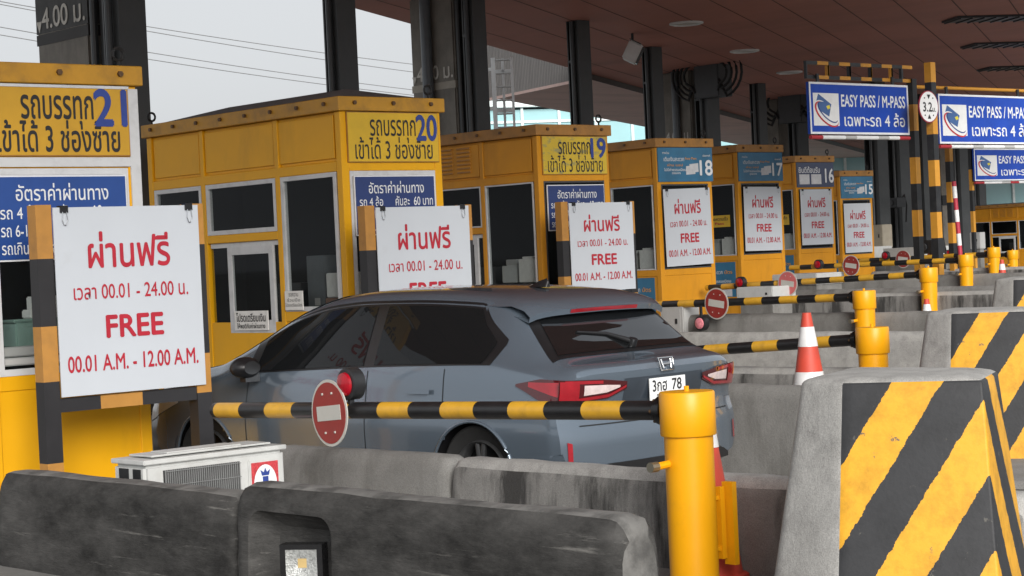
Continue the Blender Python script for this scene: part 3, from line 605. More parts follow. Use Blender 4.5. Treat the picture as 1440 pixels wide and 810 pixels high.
# ------------------------------------------------------------------ FREE notice boards
def notice(label, loc, w_=1.10, h_=1.23, stand=None, tilt=0., clip=True, cut=0.):
    t = thing('notice_board', label, 'notice board', loc, 0, 'FREE passage notice boards'); bz = stand or 0
    c = MB(); c.xf = Matrix.Translation((0, 0, bz)) @ Matrix.Rotation(R(tilt), 4, 'Y'); c.box(0, w_, -.008, 0, 0, h_, board)
    s = c.build('panel', t); c2 = MB(); c2.xf = c.xf.copy(); X = lambda q: q*w_; Z = lambda q: (1-q)*h_
    c2.text('ผ่านฟรี', X(.22), X(.78), Z(.325), Z(.135), -.0105, redt, .022)
    c2.text('เวลา 00.01 - 24.00 น.', X(.11), X(.90), Z(.492), Z(.415), -.0105, redt, .012)
    c2.text('FREE', X(.32), X(.71), Z(.70), Z(.585), -.0105, redt, .035)
    c2.text('00.01 A.M. - 12.00 A.M.', X(.05), X(.95), Z(.875), Z(.79), -.0105, redt, .022)
    c2.build('lettering', s)
    if clip:
        for q in (.07, .93):
            c = MB(); c.xf = c2.xf.copy(); c.box(X(q)-.028, X(q)+.028, -.02, .03, h_-.035, h_+.012, blkg)
            for sx in (-1, 1): c.tube([(X(q)+sx*.014, -.022, h_-.03), (X(q)+sx*.02, -.024, h_-.085), (X(q)+sx*.008, -.022, h_-.115), (X(q), -.022, h_-.118)], .0028, chrom, 6)
            c.build('clip', t)
    if stand:
        H_ = bz+h_-.0
        for x0, x1 in ((-.115, -.0), (w_-.06, w_+.055)):
            c = MB(); zz = 0; k = 0; cuts = [0, .31, .78, 1.05, 1.52, 1.80, H_+.01]; ms = [olivey, postbrown, olivey, postbrown, postbrown, olivey]
            if x0 < 0: cuts = [0, .41, .94, 1.30, 1.74, H_+.02]; ms = [olivey, postbrown, olivey, postbrown, olivey]
            for a_, b_, mm in zip(cuts[:-1], cuts[1:], ms): c.box(x0, x1, .012, .12, a_, b_, mm)
            c.build('post', t)
        c = MB(); cu = [-.0, .30, .62, w_-.06]
        for a_, b_, mm in zip(cu[:-1], cu[1:], (postbrown, olivey, postbrown)): c.box(a_+.001, b_, .02, .10, bz-.10, bz-.012, mm)
        c.build('crossbar', t)
        c = MB()
        for x0 in (-.09, w_-.04): c.box(x0, x0+.06, .12, .17, 0, .05, postbrown)
        c.build('foot', t)
    return t
notice('large white FREE notice on a striped stand in front of booth 21', (6.46, 11.6, IH), 1.11, 1.235, .835)
notice('white FREE notice on a stand before booth 20, lower edge behind the car', (11.48, 14.6, IH), 1.14, 1.235, .90)
notice('white FREE notice on a striped stand in front of booth 19', (16.95, 17.72, IH+.05), 1.11, 1.10, 1.1)
notice('white FREE notice covering the front window of booth 18', (22.58, 21.445, 1.41), 1.07, 1.21, None, -1.0, True)
notice('white FREE notice covering the front window of booth 17', (27.97, 24.545, 1.59), 1.05, 1.195, None, .6, True)
notice('white FREE notice covering the front window of booth 16', (33.36, 27.655, 1.65), 1.06, 1.20, None, 0, True)
notice('white FREE notice covering the front window of booth 15, smallest in view', (38.73, 30.755, 1.41), 1.06, 1.21, None, 0, False)

# ------------------------------------------------------------------ concrete barriers
topm = mat('scuffed_top_skylit', (.155, .152, .145), .85, var=.3, scale=3, bump=.4, bscale=40, dirt=.8, dirtcol=(.05, .049, .047), dscale=7, dlo=.45, dhi=.65)  # paler top: dust and less scuffing, with sky light painted in
def barrier(x0, x1, y0, y1, top, mt, label, group='concrete barriers along the islands', bev=.045, z=None, seg=3):
    z = el((x0+x1)/2) if z is None else z
    L = (y1-y0)/2; c = MB(); h = top-z; w_ = (x1-x0)/2; r = .06
    ny = max(2, int((y1-y0)/.25)); rings = []
    prof = [(-w_-.02, 0), (-w_-.012, h*.4), (-w_, h-.10), (-w_+.015, h-.05), (-w_+.05, h-.008), (-w_+.09, h), (w_-.09, h), (w_-.05, h-.008), (w_-.015, h-.05), (w_, h-.10), (w_+.012, h*.4), (w_+.02, 0)]
    rnd = random.Random(int(y0*100)+int(x0*10))
    ys = [-L, -L+.01, -L+.035, -L+.08] + [-L+.08+(2*L-.16)*k/ny for k in range(1, ny)] + [L-.08, L-.035, L-.01, L]
    ins = [.07, .035, .012, 0] + [0]*(ny-1) + [0, .012, .035, .07]
    for yy, s in zip(ys, ins):
        j = lambda a: rnd.uniform(-a, a)
        rings.append([(px*(1-s/w_*.5)+j(.004), yy+j(.004), pz-(s*1.2 if pz > h*.5 else 0)+(j(.005) if pz > 0 else 0)) for px, pz in prof])
    for k in range(len(prof)):
        k2 = (k+1) % len(prof); m_ = mt if k not in ((4, 5, 6) if mt == scuff else (3, 4, 5, 6, 7)) or mt not in (scuff, concw) else topm if mt == scuff else conct  # top strips take a paler colour for dust and painted sky light
        c.loft([[r_[k], r_[k2]] for r_ in rings], m_, False, True, False)
    for r_ in (rings[0], rings[-1]): c.add(r_, [tuple(range(len(prof)))], mt if mt != scuff else topm)
    o = c.build('concrete_barrier', loc=((x0+x1)/2, (y0+y1)/2, z), sharp=50)
    bm = bmesh.new(); bm.from_mesh(o.data); bmesh.ops.remove_doubles(bm, verts=bm.verts, dist=1e-5); bmesh.ops.recalc_face_normals(bm, faces=bm.faces); bm.to_mesh(o.data); bm.free(); o.data.set_sharp_from_angle(angle=R(50))
    return tag(o, label, 'barrier', group)
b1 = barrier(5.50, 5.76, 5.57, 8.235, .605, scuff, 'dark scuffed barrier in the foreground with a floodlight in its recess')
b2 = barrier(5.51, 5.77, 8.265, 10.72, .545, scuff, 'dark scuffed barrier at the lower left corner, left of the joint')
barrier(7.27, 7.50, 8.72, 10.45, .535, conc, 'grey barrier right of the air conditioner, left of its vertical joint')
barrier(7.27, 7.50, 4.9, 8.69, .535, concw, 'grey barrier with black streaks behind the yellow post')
labs = {20: ('grey barrier wall right behind the car', 'second grey barrier behind the car, at the tall cone'), 19: ('grey barrier behind the second yellow post', 'dark grey barrier under the nearest far gate arm'),
        18: ('grey barrier on the island of booth 18, lane side', 'grey barrier on the far side of the island of booth 18'), 17: ('grey barrier on the island of booth 17, lane side', 'grey barrier on the far side of the island of booth 17'),
        16: ('grey barrier on the island of booth 16, lane side', 'grey barrier on the far side of the island of booth 16'), 15: ('grey barrier on the island of booth 15, lane side', 'farthest grey barrier, beyond the island of booth 15')}
for n in (20, 19, 18, 17, 16, 15):
    e = el(BX[n]); X = BX[n]; Y = BY[n]
    tl_, tr_ = {20: (.65, .65), 19: (.73, .86), 18: (.68, .90), 17: (.86, 1.02), 16: (.92, 1.02), 15: (.75, .85)}[n]
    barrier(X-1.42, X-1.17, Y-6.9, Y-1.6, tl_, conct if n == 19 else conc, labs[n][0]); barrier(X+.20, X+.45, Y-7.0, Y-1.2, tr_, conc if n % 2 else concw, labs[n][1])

# crash blocks with chevrons
def crash_block(dx, dy, dz, label):
    t = thing('crash_block', label, 'crash block', (6.685+dx, 4.65+dy, dz), 0, 'striped crash blocks at the island noses'); Ht = 1.1
    top = [(0, 0), (-.265, .50), (-.23, .75), (.42, 1.02), (.49, .255)]
    bot = [(-.10, -.12), (-.42, .46), (-.40, .87), (.57, 1.24), (.64, .22)]
    def rnd_poly(P, r):                                   # round the plan corners; each point keeps the side it belongs to
        out = []; n = len(P)
        for i in range(n):
            p = Vector((*P[i], 0)); a_ = (Vector((*P[i-1], 0))-p).normalized(); b_ = (Vector((*P[(i+1) % n], 0))-p).normalized(); rr = .012 if i == 0 else r
            for k in range(5):
                f = k/4; q = p + a_*rr*(1-f)**2 + b_*rr*f**2; out.append((q.x, q.y, (i-1) % n if k < 2 else i))
        return out
    rd = random.Random(3); nz = 12; rings = []
    for k in range(nz+1):
        f = k/nz; rings.append((rnd_poly([(b_[0]+(t_[0]-b_[0])*f, b_[1]+(t_[1]-b_[1])*f) for t_, b_ in zip(top, bot)], .05), Ht*.972*f))
    tp = rnd_poly(top, .05); cx = sum(p[0] for p in tp)/len(tp); cy = sum(p[1] for p in tp)/len(tp)
    for sh, zz in ((.010, .981), (.030, .989), (.065, .995), (.12, 1.0)): rings.append(([(p[0]+(cx-p[0])*sh/.45, p[1]+(cy-p[1])*sh/.45, p[2]) for p in tp], Ht*zz))
    c = MB(); n = len(tp)
    for a_ in range(len(rings)-1):
        (r0_, z0_), (r1_, z1_) = rings[a_], rings[a_+1]
        for k in range(n):
            k2 = (k+1) % n; sd_ = r0_[k][2]; striped = sd_ in (0, 4)
            c.add([(r0_[k][0], r0_[k][1], z0_), (r0_[k2][0], r0_[k2][1], z0_), (r1_[k2][0], r1_[k2][1], z1_), (r1_[k][0], r1_[k][1], z1_)], [(0, 1, 2, 3)], chev if striped and a_ < nz+1 else conct, True)
    c.add([(p[0], p[1], rings[-1][1]) for p in rings[-1][0]], [tuple(range(n))], conct, True)
    o = c.build('body', t); bm = bmesh.new(); bm.from_mesh(o.data); bmesh.ops.remove_doubles(bm, verts=bm.verts, dist=1e-4); bmesh.ops.recalc_face_normals(bm, faces=bm.faces)
    for f in bm.faces: f.smooth = True
    bm.to_mesh(o.data); bm.free(); o.data.set_sharp_from_angle(angle=R(50))
    return t
crash_block(0, 0, 0, 'near concrete crash block with bold yellow and black chevrons, lower right')
crash_block(5.67, 3.51, .02, 'second chevron crash block, behind the near one at the right edge')
crash_block(11.23, 6.7, .11, 'third chevron crash block, a grey sliver at the right edge')

# ------------------------------------------------------------------ swing gates: post, turning cap, striped arm, stop disc, lamp
def gate(loc, ztop, arm_len, droop, label, disc=None, lamp=None, zarm=-.09, discf=False, faded=False, lampm=None, yaw=0., disc_yaw=0., lamp_dz=.17, lamp_dx=-.03, phase=0, seg=.27, disc_tilt=0):
    t = thing('swing_gate', label, 'swing gate', loc, 0, 'yellow gate posts with striped swing arms'); H_ = ztop-loc[2]
    c = MB(); c.lathe([(.115, .012), (.115, H_-.20)], (0, 0, 0), bolly, 32); c.lathe([(.135, 0), (.135, .012)], (0, 0, 0), bolly, 24); c.build('post', t)
    c = MB(); c.lathe([(.128, H_-.205), (.131, H_-.20), (.131, H_-.008), (.126, H_), (0.02, H_+.002)], (0, 0, 0), bolly, 40); c.tube([(0, 0, H_), (0, 0, H_+.025)], .012, bolly, 8); c.build('turning_cap', t)
    c = MB(); c.tube([(-.10, .03, H_-.33), (-.19, .03, H_-.335)], .018, bolly, 10); c.tube([(-.19, .03, H_-.335), (-.235, .03, H_-.335)], .024, mat('padlock_steel', (.3, .28, .22), .35, .8), 10); c.build('lock_pin', t)
    c = MB(); c.box(.135, .165, -.06, -.03, H_-.80, H_-.46, bolly); c.box(.175, .205, -.10, -.035, H_-.83, H_-.44, bolly); c.box(.08, .175, -.05, -.035, H_-.76, H_-.74, bolly); c.box(.08, .175, -.05, -.035, H_-.52, H_-.50, bolly); c.build('latch_bracket', t)
    z = H_+zarm; d = Vector((math.sin(yaw), math.cos(yaw), 0)); P = lambda s: Vector((0, 0, z)) + d*s + Vector((0, 0, droop*s/arm_len)); r = .047
    c = MB(); c.tube([P(.122), P(.15)], .075, blkg, 20); c.tube([P(.15), P(.172)], .068, blkg, 20)
    for k in range(6):
        a = k*math.pi/3; e1 = d.cross(Vector((0, 0, 1))); o_ = e1*math.cos(a)*.056 + Vector((0, 0, math.sin(a)*.056)); c.tube([P(.15)+o_, P(.19)+o_], .009, boltm, 6)
    c.build('flange', t)
    c = MB(); s = .172; k = phase
    while s < arm_len:
        e = min(s+seg*(1. if k else .85), arm_len); c.tube([P(s), P(e)], r, army if k % 2 else armb, 18, cap=(e >= arm_len)); s = e; k += 1
    c.build('arm', t)
    if disc is not None:
        c = MB(); q = P(disc); M = Matrix.Translation(q+Vector((-.06, 0, -.01))) @ Matrix.Rotation(math.radians(-90)-yaw+disc_yaw, 4, 'Z') @ Matrix.Rotation(R(8), 4, 'Y'); c.xf = M @ Matrix.Rotation(R(disc_tilt), 4, 'Y'); rm = redf if faded else redp
        n = 36
        ringp = lambda rr, y: [(rr*math.cos(2*math.pi*k/n), y, rr*math.sin(2*math.pi*k/n)) for k in range(n)]
        c.loft([ringp(.19, 0), ringp(.19, -.006)], discw, True, False); c.loft([ringp(.174, -.0065), ringp(.174, -.009)], rm, True, False)
        c.box(-.125, .125, -.0115, -.0092, -.042, .042, discw)
        for bx, bz in ((-.05, .11), (.05, .11), (-.05, -.11), (.05, -.11)): c.box(bx-.006, bx+.006, -.014, -.0092, bz-.006, bz+.006, discw)
        c.box(-.02, .02, .001, .04, -.03, .03, blk); c.build('stop_disc', t)
    if lamp is not None:
        q = P(lamp)+Vector((lamp_dx, 0, lamp_dz)); lm = lampm or redl
        c = MB(); c.xf = Matrix.Translation(q) @ Matrix.Rotation(R(-90)-yaw+disc_yaw*.6, 4, 'Z'); n = 24
        rg = lambda rr, y: [(rr*math.cos(2*math.pi*k/n), y, rr*math.sin(2*math.pi*k/n)) for k in range(n)]
        c.loft([rg(.082, -.03), rg(.09, -.025), rg(.09, .05), rg(.05, .07)], blk); c.box(-.012, .012, -.01, .02, -lamp_dz+.03 if lamp_dz > 0 else .08, -.08 if lamp_dz > 0 else -lamp_dz-.03, blk)
        hous = c.build('lamp', t); c = MB(); c.xf = Matrix.Translation(q) @ Matrix.Rotation(R(-90)-yaw+disc_yaw*.6, 4, 'Z'); c.loft([rg(.068, -.031), rg(.064, -.045), rg(.04, -.056), rg(.001, -.06)], lm, False); c.build('lens', hous)
    return t
gate((6.8, 6.37, IH), .995, 3.95, -.10, 'nearest yellow gate post, its striped arm crossing in front of the car', 2.70, 2.56, disc_yaw=R(-5), lamp_dz=.15, lamp_dx=-.02, disc_tilt=-13)
gate((12.5, 9.70, IH), .985, 3.6, -.20, 'second yellow gate post, right of the tall cone', 2.4, None, zarm=-.09)
gate((17.9, 13.98, IH+.05), 1.11, 3.35, -.05, 'third yellow gate post, its arm with the disc beside the car roof', 2.17, 2.40, zarm=-.07, lampm=pinkl, lamp_dz=-.24, lamp_dx=-.1)
gate((23.3, 17.04, IH+.1), 1.25, 4.25, -.11, 'fourth yellow gate post, its arm bearing a faded red disc', 2.54, 3.45, zarm=-.09, faded=True, lamp_dz=.05, lamp_dx=-.1)
gate((28.7, 20.2, IH+.25), 1.36, 3.9, -.03, 'fifth yellow gate post, right of the striped poles', 2.43, 3.15, zarm=-.09, lamp_dz=.04, lamp_dx=-.1)
gate((34.1, 23.32, IH+.3), 1.43, 3.6, -.04, 'sixth yellow gate post, beside the two small cones', 2.2, 2.62, zarm=-.13, lamp_dz=.08, lamp_dx=-.1)
gate((39.5, 26.5, IH+.1), 1.31, 3.6, -.03, 'farthest yellow gate post, at the right edge', 2.2, 1.7, zarm=-.10, lamp_dz=.1, lamp_dx=-.1)

# ------------------------------------------------------------------ cones
def cone(loc, h, label, bands=((0, .10), (.42, .58), (.76, .90))):
    t = thing('traffic_cone', label, 'traffic cone', loc, 0, 'red and white traffic cones'); r0, r1 = .15*h/.75, .033
    c = MB(); c.lathe([(r0*1.12, 0), (r0*1.12, .025), (r0*.98, .035)], (0, 0, 0), conered, 8); c.build('base', t)
    rr = lambda f: r0*.92+(r1-r0*.92)*f; c = MB()
    ed = [0]+[e_ for b_ in bands for e_ in b_ if e_ > 0]+[1]
    for f0, f1 in zip(ed[:-1], ed[1:]):
        w_ = any(abs(f0-b_[0]) < 1e-6 for b_ in bands); mm, o = (conew, .003) if w_ else (conered, 0)
        c.lathe([(rr(f0)+o, .035+f0*(h-.035)), (rr(f1)+o, .035+f1*(h-.035))], (0, 0, 0), mm, 28, cap=f1 == 1)
    c.build('body', t); return t
q = at_d(998, 800, 9.68); cone((q.x, q.y, IH), .88, 'red cone hidden behind the nearest yellow gate post', ((.72, .84),))
cone((11.69, 9.68, IH), 1.09, 'tall red and white cone in the middle, left of the second yellow post')
q = at_d(1305, 470, 27.2); cone((q.x, q.y, .08), .76, 'red cone in front of the fourth yellow gate post')
q = at_d(1410, 395, 38); cone((q.x, q.y, .35), .85, 'far red and white cone left of the farthest pair of posts')
q = at_d(1424, 385, 33); cone((q.x, q.y, .30), .62, 'small red cone near the right edge, before the far posts')

# ------------------------------------------------------------------ air conditioner on the island
t = thing('air_conditioner', 'white outdoor air conditioner unit behind the dark foreground barrier', 'air conditioner', (5.96, 9.8, .155))
L = .97; D = .34; HT = .455; c = MB()
c.box(.0, L, .0, D, .04, HT-.035, acw); c.build('casing', t, .02)
c = MB(); c.box(-.010, L+.010, -.010, D+.010, HT-.0349, HT-.008, acw); c.box(.08, L-.06, .05, D-.04, HT, HT+.010, acw); c.box(.2, L-.25, .08, D-.08, HT+.010, HT+.018, acw); c.build('lid', t, .008)
c = MB(); c.box(.12, .64, -.006, -.0005, .08, HT-.075, blk); c.build('fan_opening', t)
c = MB()
for k in range(36): c.box(.125+k*.0144, .130+k*.0144, -.020, -.010, .08, HT-.075, acg)
for k in range(4): c.box(.12, .64, -.024, -.0201, .13+k*.08, .134+k*.08, acg)
c.build('grille', t)
c = MB(); c.box(.70, .93, -.014, .001, .06, HT-.075, acw); c.build('front_panel', t, .006)
c = MB(); c.box(-.006, -.0005, .04, .12, HT-.14, HT-.06, blk); c.box(-.006, -.0005, .17, .27, HT-.14, HT-.06, blk); c.build('hand_grip', t)
c = MB(); c.xf = Matrix.Translation((.715, 0, 0)); zt_ = HT-.095
c.box(.0, .19, -.018, -.0145, zt_-.26, zt_, mat('sticker_red', (.50, .05, .06), .5, var=.4, scale=60))
n = 28; c.add([(.095+.082*math.cos(2*math.pi*k/n), -.0195, zt_-.13+.115*math.sin(2*math.pi*k/n)) for k in range(n)], [tuple(range(n))], whitet)
c.text('CENTRAL', .015, .125, zt_-.155, zt_-.13, -.021, redt, .02); c.text('AIR', .13, .175, zt_-.15, zt_-.125, -.021, bluet, .02)
c.add([(.07, -.021, zt_-.08), (.06, -.021, zt_-.045), (.083, -.021, zt_-.06), (.095, -.021, zt_-.035), (.107, -.021, zt_-.06), (.13, -.021, zt_-.045), (.12, -.021, zt_-.08)], [tuple(range(7))], bluet)
c.box(.075, .115, -.0215, -.0205, zt_-.115, zt_-.085, bluet)
c.build('sticker', t)
c = MB()
for xx in (.12, L-.2): c.box(xx, xx+.08, .02, D-.02, -.105, .04, blk)
c.build('foot', t)
# floodlight in the recess of the near barrier
t = thing('floodlight', 'small black LED floodlight fixed in the recess of the foreground barrier', 'floodlight', (5.46, 7.60-1.62+.0, .17))
q = at_x(427, 791, 5.50); t.location = (5.50, q.y, q.z); t.rotation_euler[2] = R(35)
c = MB(); c.box(-.02, .05, -.105, .105, -.09, .09, blkg); c.box(-.035, -.02, -.105, .105, .066, .09, blkg); c.box(-.035, -.02, -.105, .105, -.09, -.066, blkg); c.box(-.035, -.02, -.105, -.078, -.066, .066, blkg); c.box(-.035, -.02, .078, .105, -.066, .066, blkg); c.build('housing', t)
c = MB(); c.add([(-.032, -.078, -.066), (-.032, .078, -.066), (-.032, .078, .066), (-.032, -.078, .066), (-.0205, -.022, -.022), (-.0205, .022, -.022), (-.0205, .022, .022), (-.0205, -.022, .022)], [(0, 1, 5, 4), (1, 2, 6, 5), (2, 3, 7, 6), (3, 0, 4, 7)], lensg)
c.add([(-.0206, -.022, -.022), (-.0206, .022, -.022), (-.0206, .022, .022), (-.0206, -.022, .022)], [(0, 1, 2, 3)], ledm); c.build('lens', t)
# recess in the near barrier behind the floodlight
def cut_recess(o, loc, size):
    m = MB(); sx, sy, sz = size; r = .10
    pr = [(-sy, -sz), (sy, -sz)] + [(sy-r+r*math.cos(a), sz-r+r*math.sin(a)) for a in np.linspace(0, math.pi/2, 7)] + [(-sy+r-r*math.sin(a), sz-r+r*math.cos(a)) for a in np.linspace(0, math.pi/2, 7)]
    m.loft([[(xx, y*k, z if z < 0 else z*k) for y, z in pr] for xx, k in ((-sx, 1.1), (0, 1.04), (sx*.6, .93), (sx, .72))], scuff); k = m.build('cutter'); k.location = loc
    md = o.modifiers.new('b', 'BOOLEAN'); md.object = k; md.operation = 'DIFFERENCE'; md.solver = 'EXACT'
    bpy.context.view_layer.update()
    me = bpy.data.meshes.new_from_object(o.evaluated_get(bpy.context.evaluated_depsgraph_get())); o.modifiers.clear(); o.data = me
    me.set_sharp_from_angle(angle=R(35)); bpy.data.objects.remove(k)
cut_recess(b1, (5.48, 7.77, .20), (.13, .33, .285))

# ------------------------------------------------------------------ EASY PASS gantries
def striped_pole(name, label, x, y, z0, z1, r, ms=(bolly, blk), seg=.42, lean=(0, 0), cat='striped pole', group='yellow and black striped poles', box=True):
    t = thing(name, label, cat, (x, y, z0), 0, group); h = z1-z0; c = MB(); z = 0; k = 0
    while z < h-.01:
        e = min(z+seg, h); f0, f1 = z/h, e/h
        if box: c.box(-r, r, -r, r, z, e, ms[k % 2])
        else: c.tube([(lean[0]*f0, lean[1]*f0, z), (lean[0]*f1, lean[1]*f1, e)], r, ms[k % 2], 14)
        z = e; k += 1
    c.build('pole', t); c = MB(); c.box(-r*2, r*2, -r*2, r*2, 0, .02, blk)
    for sx in (-1, 1):
        for sy in (-1, 1): c.tube([(sx*r*1.6, sy*r*1.6, .02), (sx*r*1.6, sy*r*1.6, .05)], .015, boltm, 6)
    c.build('base_plate', t); return t
oj = mat('striped_orange', (.58, .27, .03), .5, var=.1)
EY = 21.5
p1 = at_y(1283, 115, EY); pz = el(28.7)+IH
t = striped_pole('gantry_pole', 'left tall striped pole carrying the left blue sign', p1.x, EY+.02, pz, p1.z+.05, .065, (blk, oj), .47)
c = MB(); xL = at_y(1133, 88, EY).x-p1.x; zt, zb = at_y(1140, 88, EY).z-pz, at_y(1140, 108, EY).z-pz
n = 10; st = (0-xL)/n
for k in range(n):
    a = xL+st*k; mm = oj if k % 2 else blk
    for zz in (zt, zb): c.box(a+.0005, a+st-.0005, -.03, .03, zz-.03, zz+.03, mm)
    if k % 2 == 0 or k == n-1: c.box(a-.025 if k else a, a+.025, -.028, .028, zb+.0301, zt-.0301, oj if k % 4 == 2 else blk)
    else: c.box(a+st-.03, a+st+.02, -.028, .028, zb+.0301, zt-.0301, oj if k in (1, 7, 9) else blk)
c.build('lattice_beam', t)
def easy_sign(label, c0, c1, y, bar=True, dim=False):
    a = at_y(*c0, y); b = at_y(*c1, y); W = b.x-a.x; Hh = a.z-b.z
    t = thing('lane_sign', label, 'lane sign', (a.x, y, b.z), 0, 'blue lane signs over the lanes')
    c = MB(); c.box(0, W, -.03, .03, 0, Hh, signbl)
    for q in ((0, W, 0, .035), (0, W, Hh-.035, Hh), (0, .035, .0351, Hh-.0351), (W-.035, W, .0351, Hh-.0351)): c.box(q[0], q[1], -.036, -.0301, q[2], q[3], whitet)
    s = c.build('panel', t); c = MB(); X = lambda q: q*W; Z = lambda q: (1-q)*Hh
    c.text('EASY PASS / M-PASS', X(.31), X(.965), Z(.46), Z(.23), -.033, whitet, .025); c.text('เฉพาะรถ 4 ล้อ', X(.335), X(.955), Z(.84), Z(.57), -.033, whitet, .015); c.build('lettering', s)
    c = MB(); c.box(X(.035), X(.285), -.033, -.0302, Z(.84), Z(.21), whitep)
    P = lambda u, v: (X(.035+.25*u), Z(.84-.63*v))
    def poly(ps, mm, y): c.add([(P(*p)[0], y, P(*p)[1]) for p in ps], [tuple(range(len(ps)))], mm)
    poly([(.20, .98), (.70, .66), (.60, .28), (.05, .56)], mat('emblem_blue', (.05, .12, .30), .4), -.0345)
    poly([(.50, .60), (.62, .64), (.66, .54), (.55, .50)], mat('emblem_yellow', (.7, .6, .05), .5), -.0355)
    def arc(cx, cz, rx, rz, a0, a1, th, mm, y):
        n = 22; vs = []
        for k in range(n+1):
            a = R(a0+(a1-a0)*k/n); w_ = th*math.sin(math.pi*(k+.6)/(n+1.2)); rot = R(-38)
            for rr in (1-w_, 1+w_):
                u, v = rx*rr*math.cos(a), rz*rr*math.sin(a); p = P(cx+u*math.cos(rot)-v*math.sin(rot), cz+u*math.sin(rot)+v*math.cos(rot)); vs.append((p[0], y, p[1]))
        c.add(vs, [(2*k, 2*k+1, 2*k+3, 2*k+2) for k in range(n)], mm)
    arc(.54, .40, .50, .23, 130, 385, .20, whitep, -.0362); arc(.52, .36, .52, .26, 140, 375, .10, mat('emblem_red', (.5, .03, .04), .5), -.037); arc(.55, .42, .45, .19, 150, 370, .11, mat('emblem_navy', (.02, .05, .2), .5), -.0375)
    c.build('emblem', s)
    c = MB(); n = 9
    for k in range(n): c.tube([(W*k/n, -.02, -.055), (W*(k+1)/n, -.02, -.055)], .035, (mat('bar_red', (.4, .03, .04), .5) if k in (0, n-1) or (k == 4 and dim) else whitep if k % 3 else greyc), 10)
    c.build('height_bar', t)
    c = MB()
    for q in (.12, .88): c.box(X(q)-.03, X(q)+.03, .0301, .06, -.05, Hh+.15, blk)
    c.build('hanger', t); return t
easy_sign('left blue lane sign under the striped lattice beam', (1135, 115), (1277, 190), EY-.08)
y2 = 22.5
easy_sign('right blue lane sign hanging from the long yellow bar', (1317, 132), (1452, 203), y2)
easy_sign('small far blue lane sign with a white top band, below the right one', (1368, 209), (1478, 253), 33.5, dim=True)
a = at_y(1284, 122, y2+.12); b = at_y(1470, 129, y2+.12)
c = MB(); c.tube([(0, 0, 0), (b.x-a.x, 0, b.z-a.z)], .035, oj, 12); tag(c.build('sign_bar', loc=tuple(a)), 'long thin yellow horizontal bar above the right blue sign', 'bar')
q = at_x(1307, 88, 28.95); p = striped_pole('gantry_pole', 'taller striped pole carrying the round 3.2 disc', q.x, q.y, pz, q.z, .07, (blk, oj), .455)
q2 = at_d(1306, 150, at_x(1307, 88, 28.95).length*.97)
q2 = at_y(1306, 150, q.y-.12)
t = thing('height_limit_sign', 'round white height limit sign reading 3.2 on the striped pole', 'road sign', tuple(q2))
n = 40; rg = lambda rr, y, s=1: [(rr*math.cos(2*math.pi*k/n), y, rr*math.sin(2*math.pi*k/n)) for k in range(n)]
c = MB(); c.loft([rg(.28, .02), rg(.28, 0)], mat('disc_edge_red', (.30, .03, .05), .5), True, False); c.loft([rg(.262, -.001), rg(.262, -.004)], whitep, True, False); s = c.build('panel', t)
c = MB(); c.text('3.2', -.17, .085, -.085, .075, -.008, blackt, .02); c.text('ม.', .10, .19, -.085, -.02, -.008, blackt, .02)
c.add([(-.05, -.008, .21), (.05, -.008, .21), (0, -.008, .13)], [(0, 1, 2)], blackt); c.add([(-.05, -.008, -.21), (.05, -.008, -.21), (0, -.008, -.13)], [(0, 1, 2)], blackt)
for sx in (-1, 1):
    for sz in (-1, 1): c.box(sx*.12-.012, sx*.12+.012, -.009, -.004, sz*.15-.012, sz*.15+.012, blackt)
c.build('lettering', s)
a = at_d(1334, 195, 41); b = at_d(1340, 350, 41); striped_pole('gantry_pole', 'shorter striped pole right of the two tall ones', b.x, b.y, el(b.x), a.z, .058, (blk, oj), .42)
b = at_d(1350, 354, 40.3); a = at_d(1341.5, 262, 40.3); m_r = mat('barrier_red', (.45, .03, .06), .5); b = b - (a-b)*((b.z-el(b.x))/(a.z-b.z))
striped_pole('red_white_pole', 'leaning red and white striped pole beside the striped ones', b.x, b.y, b.z, a.z+.1, .046, (m_r, whitep), .24, ((a-b).x, (a-b).y), 'pole', None, False)
a = at_y(1470, 129, y2+.12); striped_pole('gantry_pole', 'striped pole at the far end of the long yellow bar', a.x, y2+.12, el(a.x), a.z, .06, (blk, oj), .45)
a = at_y(1366, 203, 33.6); striped_pole('gantry_pole', 'slim dark striped pole holding the left end of the small far sign', a.x, 33.65, 0, a.z, .05, (blk, oj), .6)
a = at_y(1482, 205, 33.6); striped_pole('gantry_pole', 'striped pole holding the right end of the small far sign', a.x, 33.65, 0, a.z, .06, (blk, oj), .5)

# cabinets and small equipment on the islands
def cabinet(px, py, d, w_, h_, label, mt=greyc, z0=None, louv=True):
    q = at_d(px, py, d); z_ = q.z-h_/2; t = thing('control_cabinet', label, 'cabinet', (q.x, q.y, q.z-h_/2 if z0 is None else z0), 0, 'control cabinets on the islands')
    c = MB(); c.box(-w_/2, w_/2, 0, w_*1.3, 0, h_, mt); c.build('body', t, .012)
    c = MB(); c.box(-w_/2+.04, w_/2-.04, .04, w_*1.3-.04, el(q.x)-z_, -.001, conc); c.build('pedestal', t)
    c = MB(); c.box(-w_/2-.004, -w_/2-.0005, .05, w_*1.3-.05, .05, h_-.05, mt)
    c.box(-w_/2-.012, -w_/2-.004, .10, .13, h_*.45, h_*.6, blk); c.build('door', t)
    return t
cabinet(973, 452, 24.5, .30, .42, 'pale grey cabinet under the gate arm right of the car roof')
cabinet(1103, 412, 30, .55, .22, 'white equipment box under the nearer red lamp', acw)
cabinet(1168, 391, 36, .80, .2, 'white equipment box under the farther red lamp', acw)
cabinet(1240, 357, 52, .9, .4, 'white equipment box left of the leftmost striped pole', acw)
cabinet(1318, 356, 50, 1.0, .35, 'white equipment box behind the two tall striped poles', acw)
